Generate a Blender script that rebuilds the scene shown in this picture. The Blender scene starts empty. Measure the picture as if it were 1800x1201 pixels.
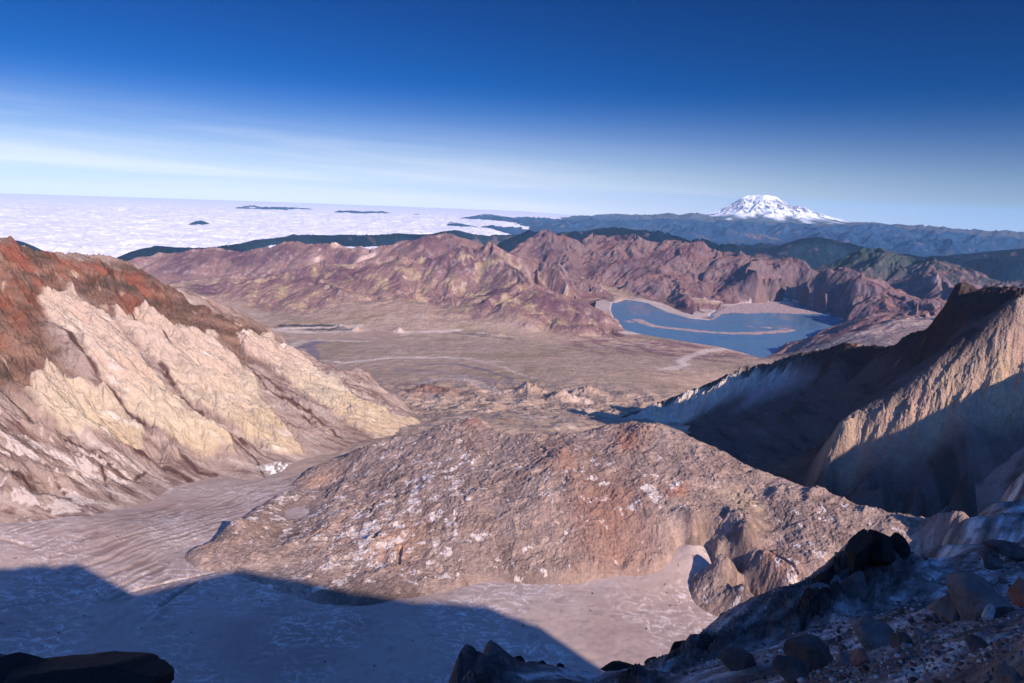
import bpy, math, numpy as np

# ------------------------------------------------------------------ camera
F = 1200.0                                  # focal length in pixels of an 1800 px wide frame (24 mm)
PITCH, ROLL, HEAD = math.radians(11.95), math.radians(2.35), math.radians(5.3)
SUN_AZ, SUN_EL = math.radians(149), math.radians(26.5)
EARTH = 7400e3                              # earth radius with refraction
_f = np.array([math.sin(HEAD)*math.cos(PITCH), math.cos(HEAD)*math.cos(PITCH), -math.sin(PITCH)])
_r0 = np.array([math.cos(HEAD), -math.sin(HEAD), 0.0]); _u0 = np.cross(_r0, _f)
_r = math.cos(ROLL)*_r0 + math.sin(ROLL)*_u0
_u = math.cos(ROLL)*_u0 - math.sin(ROLL)*_r0
scene = bpy.context.scene
cd = bpy.data.cameras.new("camera"); cam = bpy.data.objects.new("camera", cd)
scene.collection.objects.link(cam); scene.camera = cam
cd.lens = 24; cd.sensor_width = 36; cd.clip_start = 0.5; cd.clip_end = 600000
from mathutils import Matrix, Vector
cam.matrix_world = Matrix([[_r[i], _u[i], -_f[i], 0] for i in range(3)] + [[0, 0, 0, 1]])

# ------------------------------------------------------------------ world, sun, exposure
w = bpy.data.worlds.new("World"); scene.world = w; w.use_nodes = True
nt = w.node_tree; nd = nt.nodes; lk = nt.links; nd.clear()
def N(tree, t, **kw):
    n = tree.nodes.new(t)
    for k, v in kw.items(): setattr(n, k, v)
    return n
def math_n(tree, op, a, b=None, c=None, clamp=False):
    n = N(tree, 'ShaderNodeMath', operation=op); n.use_clamp = clamp
    for i, v in enumerate((a, b, c)):
        if v is None: continue
        if isinstance(v, (int, float)): n.inputs[i].default_value = v
        else: tree.links.new(v, n.inputs[i])
    return n.outputs[0]
def maprange(tree, v, a, b, c=0.0, d=1.0, smooth=True):
    n = N(tree, 'ShaderNodeMapRange', interpolation_type='SMOOTHSTEP' if smooth else 'LINEAR')
    tree.links.new(v, n.inputs[0])
    for i, x in enumerate((a, b, c, d)): n.inputs[i+1].default_value = x
    return n.outputs[0]
sky = N(nt, 'ShaderNodeTexSky', sky_type='NISHITA')
sky.sun_disc = False; sky.sun_elevation = SUN_EL; sky.sun_rotation = SUN_AZ
sky.altitude = 2500; sky.air_density = 1.0; sky.dust_density = 0.3; sky.ozone_density = 3.0
gm = N(nt, 'ShaderNodeGamma'); gm.inputs[1].default_value = 1.55; lk.new(sky.outputs[0], gm.inputs[0])
hs = N(nt, 'ShaderNodeHueSaturation'); hs.inputs['Saturation'].default_value = 1.6
hs.inputs['Value'].default_value = .105
pol = N(nt, 'ShaderNodeMix', data_type='RGBA', blend_type='MULTIPLY'); pol.inputs[0].default_value = 1; lk.new(gm.outputs[0], pol.inputs[6]); pol.inputs[7].default_value = (.0, .62, 1.24, 1)
lk.new(pol.outputs[2], hs.inputs['Color'])
tc = N(nt, 'ShaderNodeTexCoord'); sp = N(nt, 'ShaderNodeSeparateXYZ'); lk.new(tc.outputs['Generated'], sp.inputs[0])
cz = N(nt, 'ShaderNodeCombineXYZ'); lk.new(sp.outputs[0], cz.inputs[0]); lk.new(sp.outputs[1], cz.inputs[1]); lk.new(math_n(nt, 'MAXIMUM', sp.outputs[2], .004), cz.inputs[2]); lk.new(cz.outputs[0], sky.inputs[0])
elev = math_n(nt, 'ARCSINE', sp.outputs[2])
azi = math_n(nt, 'ARCTAN2', sp.outputs[0], sp.outputs[1])
# thin cirrus sheets lying low over the northern horizon, denser to the west
comb = N(nt, 'ShaderNodeCombineXYZ')
lk.new(math_n(nt, 'MULTIPLY', azi, 1.6), comb.inputs[0])
tilt = math_n(nt, 'ADD', elev, math_n(nt, 'MULTIPLY', azi, 0.035))
lk.new(math_n(nt, 'MULTIPLY', tilt, 34), comb.inputs[1])
n1 = N(nt, 'ShaderNodeTexNoise'); n1.inputs['Scale'].default_value = 1.0; n1.inputs['Detail'].default_value = 7
n1.inputs['Roughness'].default_value = .6; n1.inputs['Distortion'].default_value = .4
lk.new(comb.outputs[0], n1.inputs['Vector'])
band = math_n(nt, 'MULTIPLY', maprange(nt, tilt, -.04, .0), maprange(nt, tilt, .105, .015))
side = maprange(nt, azi, .75, -.35, .05, 1.0)
cir = math_n(nt, 'MULTIPLY', math_n(nt, 'MULTIPLY', band, side), maprange(nt, n1.outputs[0], .40, .68), clamp=True)
low = math_n(nt, 'MULTIPLY', math_n(nt, 'POWER', maprange(nt, elev, .16, -.012, smooth=False), 2.3), maprange(nt, azi, .85, -.1, .42, .97))
cmask = math_n(nt, 'ADD', math_n(nt, 'MULTIPLY', cir, .20), low, clamp=True)
mx = N(nt, 'ShaderNodeMix', data_type='RGBA'); lk.new(cmask, mx.inputs[0])
lk.new(hs.outputs[0], mx.inputs[6]); mx.inputs[7].default_value = (7.3, 6.9, 7.1, 1)
# blue glow added to the unseen southern sky to fill the shadows
south_fill = maprange(nt, sp.outputs[1], .15, -.5)
ad = N(nt, 'ShaderNodeMix', data_type='RGBA', blend_type='ADD'); lk.new(math_n(nt, 'MULTIPLY', south_fill, maprange(nt, sp.outputs[2], -.02, .2)), ad.inputs[0])
lk.new(mx.outputs[2], ad.inputs[6]); ad.inputs[7].default_value = (.9, 2.9, 9.2, 1)
bg = N(nt, 'ShaderNodeBackground'); bg.inputs[1].default_value = 0.10
lk.new(ad.outputs[2], bg.inputs[0])
wo = N(nt, 'ShaderNodeOutputWorld'); lk.new(bg.outputs[0], wo.inputs[0])
sl = bpy.data.lights.new("sun", 'SUN'); sl.energy = 4.2; sl.angle = math.radians(.5); sl.color = (1.0, .85, .69)
so = bpy.data.objects.new("sun", sl); scene.collection.objects.link(so)
sd = Vector((math.sin(SUN_AZ)*math.cos(SUN_EL), math.cos(SUN_AZ)*math.cos(SUN_EL), math.sin(SUN_EL)))
so.rotation_euler = sd.to_track_quat('Z', 'Y').to_euler()
vs = scene.view_settings; vs.view_transform = 'Standard'; vs.look = 'None'; vs.gamma = 1; vs.exposure = 0.66
scene.render.engine = 'CYCLES'; cy = scene.cycles
cy.max_bounces = 5; cy.diffuse_bounces = 2; cy.volume_bounces = 0; cy.glossy_bounces = 2; cy.transmission_bounces = 2
cy.use_denoising = True
try: cy.denoiser = 'OPENIMAGEDENOISE'
except Exception: pass

# ------------------------------------------------------------------ numeric helpers
def ray(px, py):
    d = _f + (px-900)/F*_r - (py-600.5)/F*_u
    return d/np.hypot(d[0], d[1])
def PD(px, py, d): v = ray(px, py); return v*d                    # point at horizontal distance d
def PZ(px, py, z): v = ray(px, py); return v*(z/v[2])             # point at height z
def line(pts, step=14):                                           # pixel + distance polyline -> points
    out = []
    for a, b in zip(pts[:-1], pts[1:]):
        n = max(1, int(math.hypot(b[0]-a[0], b[1]-a[1])/step))
        for k in range(n):
            t = k/n; out.append(PD(a[0]+(b[0]-a[0])*t, a[1]+(b[1]-a[1])*t, math.exp(math.log(a[2])*(1-t)+math.log(b[2])*t)))
    out.append(PD(*pts[-1])); return out
def zline(pts, step=20):
    out = []
    for a, b in zip(pts[:-1], pts[1:]):
        n = max(1, int(math.hypot(b[0]-a[0], b[1]-a[1])/step))
        for k in range(n):
            t = k/n; out.append(PZ(*(np.array(a)*(1-t)+np.array(b)*t)))
    out.append(PZ(*pts[-1])); return out
def behind(pts, f=1.1, drop=.1, every=2):                         # ground falling away behind a crest
    return [np.array([p[0]*f, p[1]*f, p[2]-drop*math.hypot(p[0], p[1])]) for p in pts[::every]]
def hsh(ix, iy, s):
    h = (ix.astype(np.int64).astype(np.uint32)*np.uint32(374761393) + iy.astype(np.int64).astype(np.uint32)*np.uint32(668265263) + np.uint32((s*2654435761) & 0xffffffff))
    h = (h ^ (h >> np.uint32(13)))*np.uint32(1274126177); h = (h ^ (h >> np.uint32(16)))*np.uint32(2246822519)
    return h ^ (h >> np.uint32(15))
def h01(ix, iy, s): return hsh(ix, iy, s).astype(np.float32)*np.float32(1/4294967296.)
def perlin(x, y, s=0):
    xi = np.floor(x); yi = np.floor(y); fx = (x-xi).astype(np.float32); fy = (y-yi).astype(np.float32)
    u = fx*fx*fx*(fx*(fx*6-15)+10); v = fy*fy*fy*(fy*(fy*6-15)+10)
    def g(dx, dy):
        a = h01(xi+dx, yi+dy, s)*np.float32(6.2831853); return np.cos(a)*(fx-dx)+np.sin(a)*(fy-dy)
    a = g(0, 0); b = g(1, 0); c = g(0, 1); d = g(1, 1)
    return (a+(b-a)*u+(c-a)*v+(a-b-c+d)*u*v)*1.45
def fbm(x, y, lam, oct=5, s=0, gain=.5, ridged=False):
    out = 0; a = 1.; tot = 0
    for o in range(oct):
        n = perlin(x/lam+17.3*o, y/lam-9.1*o, s+o*7)
        if ridged: n = .45-2*np.abs(n)
        out = out+a*n; tot += a; a *= gain; lam = lam*.487
    return out/tot
def worley(x, y, lam, s=0):                                        # distance to nearest cell point and that cell's random value
    x = x/lam; y = y/lam; xi = np.floor(x); yi = np.floor(y); best = np.full(x.shape, 9., np.float32); val = np.zeros(x.shape, np.float32)
    for i in (-1, 0, 1):
        for j in (-1, 0, 1):
            cx = xi+i; cy_ = yi+j; dx = (cx+h01(cx, cy_, s)-x); dy = (cy_+h01(cx, cy_, s+1)-y); d = (dx*dx+dy*dy).astype(np.float32)
            m = d < best; best = np.where(m, d, best); val = np.where(m, h01(cx, cy_, s+2), val)
    return np.sqrt(best), val
def ss(a, b, x):
    t = np.clip((x-a)/(b-a), 0, 1); return t*t*(3-2*t)
def gullies(x, y, gx, gy, lam, amp, oct=4, s=0, gain=.55, boost=1.0, sharp=False):
    """branching gullies that run down the slope (gx, gy)"""
    h = np.zeros(x.shape, np.float32); sx = gx.copy(); sy = gy.copy(); a = amp
    for o in range(oct):
        m = np.sqrt(sx*sx+sy*sy)+1e-6; px, py = -sy/m, sx/m
        X = x/lam; Y = y/lam; xi = np.floor(X); yi = np.floor(Y); fx = X-xi; fy = Y-yi
        va = 0; dx = 0; wt = 0
        for i in (-1, 0, 1):
            for j in (-1, 0, 1):
                ox = fx-i-h01(xi+i, yi+j, s+o*5)*.9; oy = fy-j-h01(xi+i, yi+j, s+o*5+1)*.9
                wgt = np.exp(-2.2*(ox*ox+oy*oy)); ph = (ox*px+oy*py)*6.2832
                va = va+np.cos(ph)*wgt; dx = dx-np.sin(ph)*wgt; wt = wt+wgt
        va = va/wt; dx = dx/wt
        if sharp: va2 = 1-np.abs(va)*1.0; va2 = 1-2*np.sqrt(np.clip(1-va2, 0, 1)*.999+.001); h += a*(-va2)*.6
        else: h += a*va
        k = a*6.2832/lam*boost; sx = sx+px*dx*k; sy = sy+py*dx*k
        a *= gain; lam *= .52
    return h
def rbf(P, U, V, c=.012, lam=2e-4):
    P = np.array(P, float); u = np.arctan2(P[:, 0], P[:, 1]); v = np.log(np.hypot(P[:, 0], P[:, 1])); n = len(P)
    A = np.zeros((n+3, n+3)); A[:n, :n] = np.sqrt((u[:, None]-u)**2+(v[:, None]-v)**2+c*c)-np.eye(n)*lam
    A[:n, n:] = np.c_[np.ones(n), u, v]; A[n:, :n] = A[:n, n:].T
    w_ = np.linalg.solve(A, np.r_[P[:, 2], 0, 0, 0]); out = np.zeros((len(V), len(U)))
    for i, vv in enumerate(V):
        out[i] = np.sqrt((U[:, None]-u)**2+(vv-v)**2+c*c)@w_[:n]+w_[n]+w_[n+1]*U+w_[n+2]*vv
    return out
def cubic_mat(xc, x):                                              # Catmull-Rom resampling matrix rows (dense but small)
    h = xc[1]-xc[0]; t = np.clip((x-xc[0])/h, 0, len(xc)-1.001); i = np.floor(t).astype(int); f = t-i; M = np.zeros((len(x), len(xc)))
    ws = [(-f+2*f*f-f**3)/2, (2-5*f*f+3*f**3)/2, (f+4*f*f-3*f**3)/2, (-f*f+f**3)/2]
    for k, w_ in enumerate(ws): np.add.at(M, (np.arange(len(x)), np.clip(i+k-1, 0, len(xc)-1)), w_)
    return M
class Field:
    """heights over azimuth (clockwise from north) and log distance, interpolated between control points"""
    def __init__(s, pts, az, r, cstep=.0075, c=.012, lam=2e-4):
        s.a0, s.a1 = math.radians(az[0]), math.radians(az[1]); s.v0, s.v1 = math.log(r[0]), math.log(r[1])
        s.U = np.linspace(s.a0, s.a1, max(8, int((s.a1-s.a0)/cstep))); s.V = np.linspace(s.v0, s.v1, max(8, int((s.v1-s.v0)/cstep)))
        s.Z = rbf(pts, s.U, s.V, c, lam)
    def at(s, u, v):
        i = np.clip((u-s.a0)/(s.U[1]-s.U[0]), 0, len(s.U)-1.001); j = np.clip((v-s.v0)/(s.V[1]-s.V[0]), 0, len(s.V)-1.001)
        i0 = np.floor(i).astype(int); j0 = np.floor(j).astype(int); f = i-i0; g = j-j0; Z = s.Z
        return (Z[j0, i0]*(1-f)+Z[j0, i0+1]*f)*(1-g)+(Z[j0+1, i0]*(1-f)+Z[j0+1, i0+1]*f)*g
    def hit(s, px, py):                                            # where the ray of a photo pixel meets the surface: (az, ln r)
        v = ray(px, py); az = math.atan2(v[0], v[1]); V = np.linspace(s.v0, s.v1, 1500)
        d = np.exp(V)*v[2]-s.at(np.full(1500, az), V); k = np.argmax((d[:-1] > 0) & (d[1:] <= 0)) if ((d[:-1] > 0) & (d[1:] <= 0)).any() else int(np.argmin(np.abs(d)))
        return az, V[k]
    def poly(s, pts): return np.array([s.hit(*p) for p in pts])
    def grid(s, az, r, nu, nv, vpow=1.0):
        s.u = np.linspace(math.radians(az[0]), math.radians(az[1]), nu)
        s.v = math.log(r[0])+(math.log(r[1])-math.log(r[0]))*np.linspace(0, 1, nv)**vpow
        z = cubic_mat(s.V, s.v)@s.Z@cubic_mat(s.U, s.u).T
        R = np.exp(s.v)[:, None]; s.A = np.broadcast_to(s.u[None], z.shape); s.L = np.broadcast_to(s.v[:, None], z.shape)
        s.x = (R*np.sin(s.u)[None]).astype(np.float32); s.y = (R*np.cos(s.u)[None]).astype(np.float32); s.z = z.astype(np.float32); s.R = R
        return s
    def grad(s, z=None):
        z = s.z if z is None else z
        gr = np.gradient(z, s.v, axis=0)/s.R; ga = np.gradient(z, s.u, axis=1)/s.R
        sa, ca = np.sin(s.u)[None], np.cos(s.u)[None]
        return (gr*sa+ga*ca).astype(np.float32), (gr*ca-ga*sa).astype(np.float32)
def inside(A, L, poly, soft=.004):
    """soft mask: 1 well inside a polygon given in (az, ln r)"""
    out = np.zeros(A.shape, np.float32); x0, y0 = poly.min(0)-4*soft; x1, y1 = poly.max(0)+4*soft
    m = (A > x0) & (A < x1) & (L > y0) & (L < y1); a = A[m]; l = L[m]
    if not len(a): return out
    d = np.full(a.shape, 9.); ins = np.zeros(a.shape, bool); n = len(poly)
    for i in range(n):
        p, q = poly[i], poly[(i+1) % n]; e = q-p; t = np.clip(((a-p[0])*e[0]+(l-p[1])*e[1])/(e@e+1e-12), 0, 1)
        d = np.minimum(d, np.hypot(a-p[0]-t*e[0], l-p[1]-t*e[1]))
        c = ((p[1] > l) != (q[1] > l)) & (a < (q[0]-p[0])*(l-p[1])/(q[1]-p[1]+1e-12)+p[0]); ins ^= c
    d = np.where(ins, d, -d); out[m] = ss(-soft, soft, d); return out
def along(A, L, pl, w, soft=None):
    """soft mask: 1 on a polyline (az, ln r), half width w"""
    out = np.zeros(A.shape, np.float32); x0, y0 = pl.min(0)-3*w; x1, y1 = pl.max(0)+3*w
    m = (A > x0) & (A < x1) & (L > y0) & (L < y1); a = A[m]; l = L[m]
    if not len(a): return out
    d = np.full(a.shape, 9.)
    for p, q in zip(pl[:-1], pl[1:]):
        e = q-p; t = np.clip(((a-p[0])*e[0]+(l-p[1])*e[1])/(e@e+1e-12), 0, 1); d = np.minimum(d, np.hypot(a-p[0]-t*e[0], l-p[1]-t*e[1]))
    out[m] = ss(w*1.5, w*.5, d); return out
def lin(r, g, b):
    c = np.array([r, g, b], float)/255; return np.where(c < .04045, c/12.92, ((c+.055)/1.055)**2.4)
def alb(r, g, b, k=1.0): return (lin(r, g, b)*k).astype(np.float32)
class Col:
    def __init__(s, shape, c): s.c = np.empty(shape+(3,), np.float32); s.c[:] = c
    def mix(s, c, m): s.c += (np.asarray(c, np.float32)-s.c)*np.clip(m, 0, 1)[..., None].astype(np.float32); return s
    def mul(s, f): s.c *= f[..., None].astype(np.float32); return s

def tag(o, label, cat, kind=None, group=None):
    o['label'] = label; o['category'] = cat
    if kind: o['kind'] = kind
    if group: o['group'] = group
    return o
def mesh_obj(name, verts, faces, mat, col=None, smooth=True, parent=None):
    me = bpy.data.meshes.new(name); verts = np.ascontiguousarray(verts, np.float32); nv = len(verts)
    if isinstance(faces, np.ndarray):
        k = faces.shape[1]; nf = len(faces); me.vertices.add(nv); me.vertices.foreach_set('co', verts.ravel())
        me.loops.add(nf*k); me.loops.foreach_set('vertex_index', np.ascontiguousarray(faces, np.int32).ravel())
        me.polygons.add(nf); me.polygons.foreach_set('loop_start', np.arange(0, nf*k, k, dtype=np.int32))
        me.update(calc_edges=True)
    else: me.from_pydata([tuple(map(float, p)) for p in verts], [], faces)
    if smooth: me.polygons.foreach_set('use_smooth', np.ones(len(me.polygons), bool))
    if col is not None:
        at = me.attributes.new('Col', 'FLOAT_COLOR', 'POINT'); c = np.ones((nv, 4), np.float32); c[:, :3] = col.reshape(-1, 3); at.data.foreach_set('color', c.ravel())
    me.materials.append(mat); me.update()
    o = bpy.data.objects.new(name, me); scene.collection.objects.link(o)
    if parent: o.parent = parent
    return o
def grid_faces(nv, nu, keep=None):
    i = np.arange(nv*nu, dtype=np.int32).reshape(nv, nu)
    q = np.stack([i[:-1, :-1], i[:-1, 1:], i[1:, 1:], i[1:, :-1]], -1).reshape(-1, 4)[:, ::-1]
    if keep is not None:
        k = (keep[:-1, :-1] & keep[:-1, 1:] & keep[1:, 1:] & keep[1:, :-1]).ravel(); q = q[k]
    return np.ascontiguousarray(q)
def build(name, f, z, col, mat, keep=None):
    V = np.stack([f.x, f.y, z.astype(np.float32)], -1).reshape(-1, 3); q = grid_faces(len(f.v), len(f.u), keep)
    C = col.c.reshape(-1, 3)
    if keep is not None:
        used = np.zeros(len(V), bool); used[q.ravel()] = True; idx = np.cumsum(used)-1; V = V[used]; C = C[used]; q = idx[q].astype(np.int32)
    return mesh_obj(name, V, q[:, [0, 1, 2, 3]], mat, C)
def ground_mat(name, lam1, lam2, var=.25, bump=.6, dist=1.0, rough=.95, detail=7, crag=0.0, stretch=None):
    """matt ground: the surface's own colour varied by noise, with fine relief; crag adds broken ridged rock relief"""
    m = bpy.data.materials.new(name); m.use_nodes = True; t = m.node_tree; b = t.nodes['Principled BSDF']
    b.inputs['Roughness'].default_value = rough; b.inputs['Specular IOR Level'].default_value = .12
    at = N(t, 'ShaderNodeAttribute', attribute_name='Col'); tcn = N(t, 'ShaderNodeTexCoord'); src = tcn.outputs['Object']
    if stretch:
        mp = N(t, 'ShaderNodeMapping'); mp.inputs['Scale'].default_value = stretch; t.links.new(src, mp.inputs[0]); src = mp.outputs[0]
    a = N(t, 'ShaderNodeTexNoise'); a.inputs['Scale'].default_value = 1/lam1; a.inputs['Detail'].default_value = detail; a.inputs['Roughness'].default_value = .68; a.inputs['Distortion'].default_value = .3
    c = N(t, 'ShaderNodeTexNoise'); c.inputs['Scale'].default_value = 1/lam2; c.inputs['Detail'].default_value = 4; c.inputs['Roughness'].default_value = .65
    for n in (a, c): t.links.new(src, n.inputs['Vector'])
    s_ = math_n(t, 'ADD', math_n(t, 'MULTIPLY', a.outputs[0], .55), math_n(t, 'MULTIPLY', c.outputs[0], .45))
    f = maprange(t, s_, .36, .64, 1-var, 1+var, smooth=False)
    mu = N(t, 'ShaderNodeVectorMath', operation='SCALE'); t.links.new(at.outputs['Color'], mu.inputs[0]); t.links.new(f, mu.inputs['Scale'])
    t.links.new(mu.outputs[0], b.inputs['Base Color'])
    h = s_
    if crag:
        r = N(t, 'ShaderNodeTexNoise', noise_type='RIDGED_MULTIFRACTAL'); r.inputs['Scale'].default_value = 1/(lam1*1.6); r.inputs['Detail'].default_value = 6; r.inputs['Roughness'].default_value = .6
        r.inputs['Distortion'].default_value = .5; t.links.new(src, r.inputs['Vector'])
        v = N(t, 'ShaderNodeTexVoronoi'); v.inputs['Scale'].default_value = 1/lam2/1.5; v.inputs['Detail'].default_value = 2; t.links.new(src, v.inputs['Vector'])
        h = math_n(t, 'ADD', s_, math_n(t, 'MULTIPLY', math_n(t, 'ADD', math_n(t, 'MULTIPLY', r.outputs[0], .35), math_n(t, 'MULTIPLY', v.outputs['Distance'], -.35)), crag))
    bp = N(t, 'ShaderNodeBump'); bp.inputs['Strength'].default_value = bump; bp.inputs['Distance'].default_value = dist
    t.links.new(h, bp.inputs['Height']); t.links.new(bp.outputs[0], b.inputs['Normal'])
    return m
Q = 1.0                                     # mesh density
def q(n): return int(n*Q)
# ------------------------------------------------------------------ crater rim under and beside the camera
rim_path = np.array([(-1500, -500), (-900, -250), (-500, -120), (0, -14), (150, -60), (400, -150), (700, -170), (950, -60), (1110, 200), (1180, 520), (1200, 850), (1190, 1150)], float)
seg = np.r_[0, np.cumsum(np.hypot(*np.diff(rim_path, axis=0).T))]
sh = np.array([math.sin(SUN_AZ), math.cos(SUN_AZ)])
edge = [(0, 932, -560), (40, 928, -560), (75, 962, -560), (95, 1010, -560), (130, 1030, -562), (190, 1052, -565), (260, 1038, -570), (330, 1020, -570), (430, 1000, -556), (500, 1012, -553),
        (640, 1042, -550), (740, 1057, -556), (850, 1062, -575), (950, 1100, -575), (1050, 1165, -575), (1105, 1195, -578)]
crest = [(0, -330), (seg[1], -120), (seg[2], -20), (seg[3]-150, 10), (seg[3]-40, 16)]
for px, py, z in edge:                                             # rim heights that throw the shadow edge seen on the crater floor
    v = ray(px, py); d = z/v[2]; P = v[:2]*d
    for i in range(len(rim_path)-1):
        A_, B_ = rim_path[i], rim_path[i+1]; t, k = np.linalg.solve(np.array([sh, A_-B_]).T, A_-P)
        if 0 <= k <= 1 and t > 0: crest.append((seg[i]+k*(seg[i+1]-seg[i]), min(z+t*math.tan(SUN_EL), 16 if seg[i]+k*(seg[i+1]-seg[i]) < seg[3]+30 else 95))); break
crest += [(seg[8], -112), (seg[9], -110), (seg[10], -138), (seg[11], -215)]
crest = [k_ for k_ in crest if not seg[3]+8 < k_[0] < seg[3]+92]+[(seg[3]+18, 14), (seg[3]+36, 21), (seg[3]+54, 27), (seg[3]+74, 25), (seg[3]+95, 5)]
crest = np.array(sorted(crest)); ok = np.r_[True, np.diff(crest[:, 0]) > 3]; crest = crest[ok]
def rim_height(x, y):
    best = np.full(x.shape, 1e9, np.float32); S = np.zeros(x.shape, np.float32); side = np.zeros(x.shape, np.float32)
    for i in range(len(rim_path)-1):
        a, b = rim_path[i], rim_path[i+1]; e = b-a; t = np.clip(((x-a[0])*e[0]+(y-a[1])*e[1])/(e@e), 0, 1)
        dx = x-a[0]-t*e[0]; dy = y-a[1]-t*e[1]; d = np.hypot(dx, dy); m = d < best
        best = np.where(m, d, best); S = np.where(m, seg[i]+t*math.sqrt(e@e), S); side = np.where(m, e[0]*dy-e[1]*dx, side)
    zc = np.interp(S, crest[:, 0], crest[:, 1])
    inner = side > 0
    return zc-np.where(inner, best*1.22, best*.5), best, inner, S
M_rim = ground_mat('rim_ash', 14, 2.2, .3, .8, 2.5, crag=.7)
nx, ny = q(620), q(420); X, Y = np.meshgrid(np.linspace(-1500, 1750, nx).astype(np.float32), np.linspace(-1100, 1350, ny).astype(np.float32))
zr, db, inn, S_ = rim_height(X, Y)
zr = zr+fbm(X, Y, 90, 5, 3, ridged=True)*np.clip(db*.12, 0, 14)+np.where(db < 3, 0, fbm(X, Y, 14, 3, 8)*1.5)
zr = np.maximum(zr, -900)
gy, gx = np.gradient(zr, Y[1, 0]-Y[0, 0], X[0, 1]-X[0, 0])
c = Col(X.shape, alb(150, 128, 120)); c.mix(alb(90, 72, 68), ss(-.1, .4, fbm(X, Y, 60, 4, 5)))
V = np.stack([X, Y, zr], -1).reshape(-1, 3)
o = mesh_obj('crater_rim', V, grid_faces(ny, nx), M_rim, c.c.reshape(-1, 3))
tag(o, 'steep volcano rim of ash and rock under the viewpoint', 'rim', 'structure')

# ------------------------------------------------------------------ crater floor with the snow and ash covered glacier
P = zline([(-250, 1200, -565), (0, 1195, -565), (400, 1195, -568), (800, 1195, -576), (1200, 1195, -582), (1600, 1195, -590)], 100)
P += zline([(-200, 1050, -556), (0, 1050, -556), (300, 1050, -568), (600, 1090, -572), (850, 1050, -577), (1100, 1055, -582), (1250, 1060, -585), (1500, 1060, -590)], 60)
P += zline([(-200, 930, -535), (0, 930, -540), (150, 912, -550), (300, 960, -575)], 60) + zline([(300, 895, -592), (420, 850, -618), (520, 835, -635), (570, 800, -640), (640, 776, -650), (740, 745, -665), (800, 735, -690)], 30)
P += [PD(950, 735, 2150), PD(1060, 741, 2200), PZ(1220, 955, -535), PZ(1222, 985, -553), PZ(1226, 1010, -568), PZ(1232, 1035, -578)]
for a, d, z in [(21, 1750, -745), (27, 1550, -690), (-8, 1300, -605), (0, 1300, -610), (8, 1300, -610), (16, 1300, -610), (22, 1200, -610), (28, 1200, -590), (36, 1200, -550), (46, 1100, -520), (0, 1800, -650), (10, 1800, -660), (17, 1850, -740), (24, 1650, -745),
                (31, 1500, -620), (34, 1400, -560), (-55, 900, -540), (-50, 1300, -500), (-50, 350, -560), (0, 350, -570), (50, 350, -585), (52, 800, -560), (0, 3000, -900), (-20, 2600, -820), (15, 2900, -900), (-45, 2500, -500), (40, 2500, -600)]:
    a = math.radians(a); P.append(np.array([d*math.sin(a), d*math.cos(a), z]))
FL = Field(P, (-58, 56), (330, 3100)).grid((-52, 52), (420, 2500), q(1500), q(760))
x, y, z = FL.x, FL.y, FL.z.copy(); A, L = FL.A, FL.L
# glacier flow: crevasses and ash ribs run from lower left to the saddle beside the dome
flow = np.array([.52, .85]); s_al = x*flow[0]+y*flow[1]; s_ac = x*flow[1]-y*flow[0]
icep = FL.poly([(0, 925), (150, 915), (300, 885), (420, 850), (520, 832), (560, 815), (540, 845), (440, 900), (330, 965), (290, 990), (330, 1040), (200, 1060), (90, 1000)])
ice = inside(A, L, icep, .012)
lines = fbm(s_ac/1.0+fbm(x, y, 120, 3, 11)*22, s_al/7.0, 13, 4, 21, ridged=True)
zz = fbm(x, y, 160, 5, 31)*5+fbm(x, y, 18, 4, 33)*.5+ice*lines*1.8
wind = fbm(x+fbm(x, y, 60, 3, 41)*30, y*3.0, 30, 4, 43, ridged=True)
sas = fbm(x+fbm(x, y, 40, 3, 45)*25, y*2.2+fbm(x, y, 25, 2, 46)*18, 26, 5, 47, .6, ridged=True)
z = z+zz+wind*.12+sas*.2
c = Col(z.shape, alb(176, 154, 146)); bl = fbm(x, y, 220, 5, 51)
c.mix(alb(160, 136, 128), ss(-.2, .5, bl)); c.mix(alb(225, 212, 208), ss(.35, .8, wind)*.35)
c.mix(alb(138, 122, 122), ss(-.2, -.6, sas)*.5)
c.mix(alb(226, 214, 212), ss(.02, .25, sas)*.75*ss(-.3, .3, fbm(x, y, 150, 3, 48)))
c.mix(alb(232, 214, 198), ice*ss(.05, .55, lines)*ss(-.45, .25, fbm(x, y, 130, 4, 61))*.95)
c.mix(alb(120, 98, 90), ice*ss(.0, -.5, lines)*.6)
for pp, wd in [([(180, 1055), (330, 1018), (400, 1000)], .0016), ([(285, 1062), (345, 1022)], .0035), ([(0, 1070), (150, 1040)], .0015), ([(0, 945), (60, 962)], .002)]:
    k = along(A, L, FL.poly(pp), wd); z = z-k*4; c.mix(alb(80, 66, 62), k*.5)
spk, sv = worley(x, y, 26, 71); k = (spk < .06)*(sv > .88); c.mix(alb(70, 56, 50), k*.8); z = z+k*1.0
pale = ss(1350, 1700, FL.R+x*0); c.mix(alb(158, 134, 118), pale*.9); c.mix(alb(126, 100, 90), pale*ss(0, .35, fbm(x, y, 90, 6, 81, .6))*.8); c.mix(alb(200, 176, 158), pale*ss(.05, .4, fbm(x, y, 130, 6, 83, .6))*.8)
z = z+ss(1500, 1800, FL.R+x*0)*(fbm(x, y, 210, 7, 85, .58, ridged=True)*20+4)
M_floor = ground_mat('ash_covered_ice', 12, 1.8, .10, .6, .5)
keep = None
o = build('crater_floor', FL, z, c, M_floor)
tag(o, 'pink grey ash and snow covered glacier on the crater floor around the dome', 'crater floor', 'structure')

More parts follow.
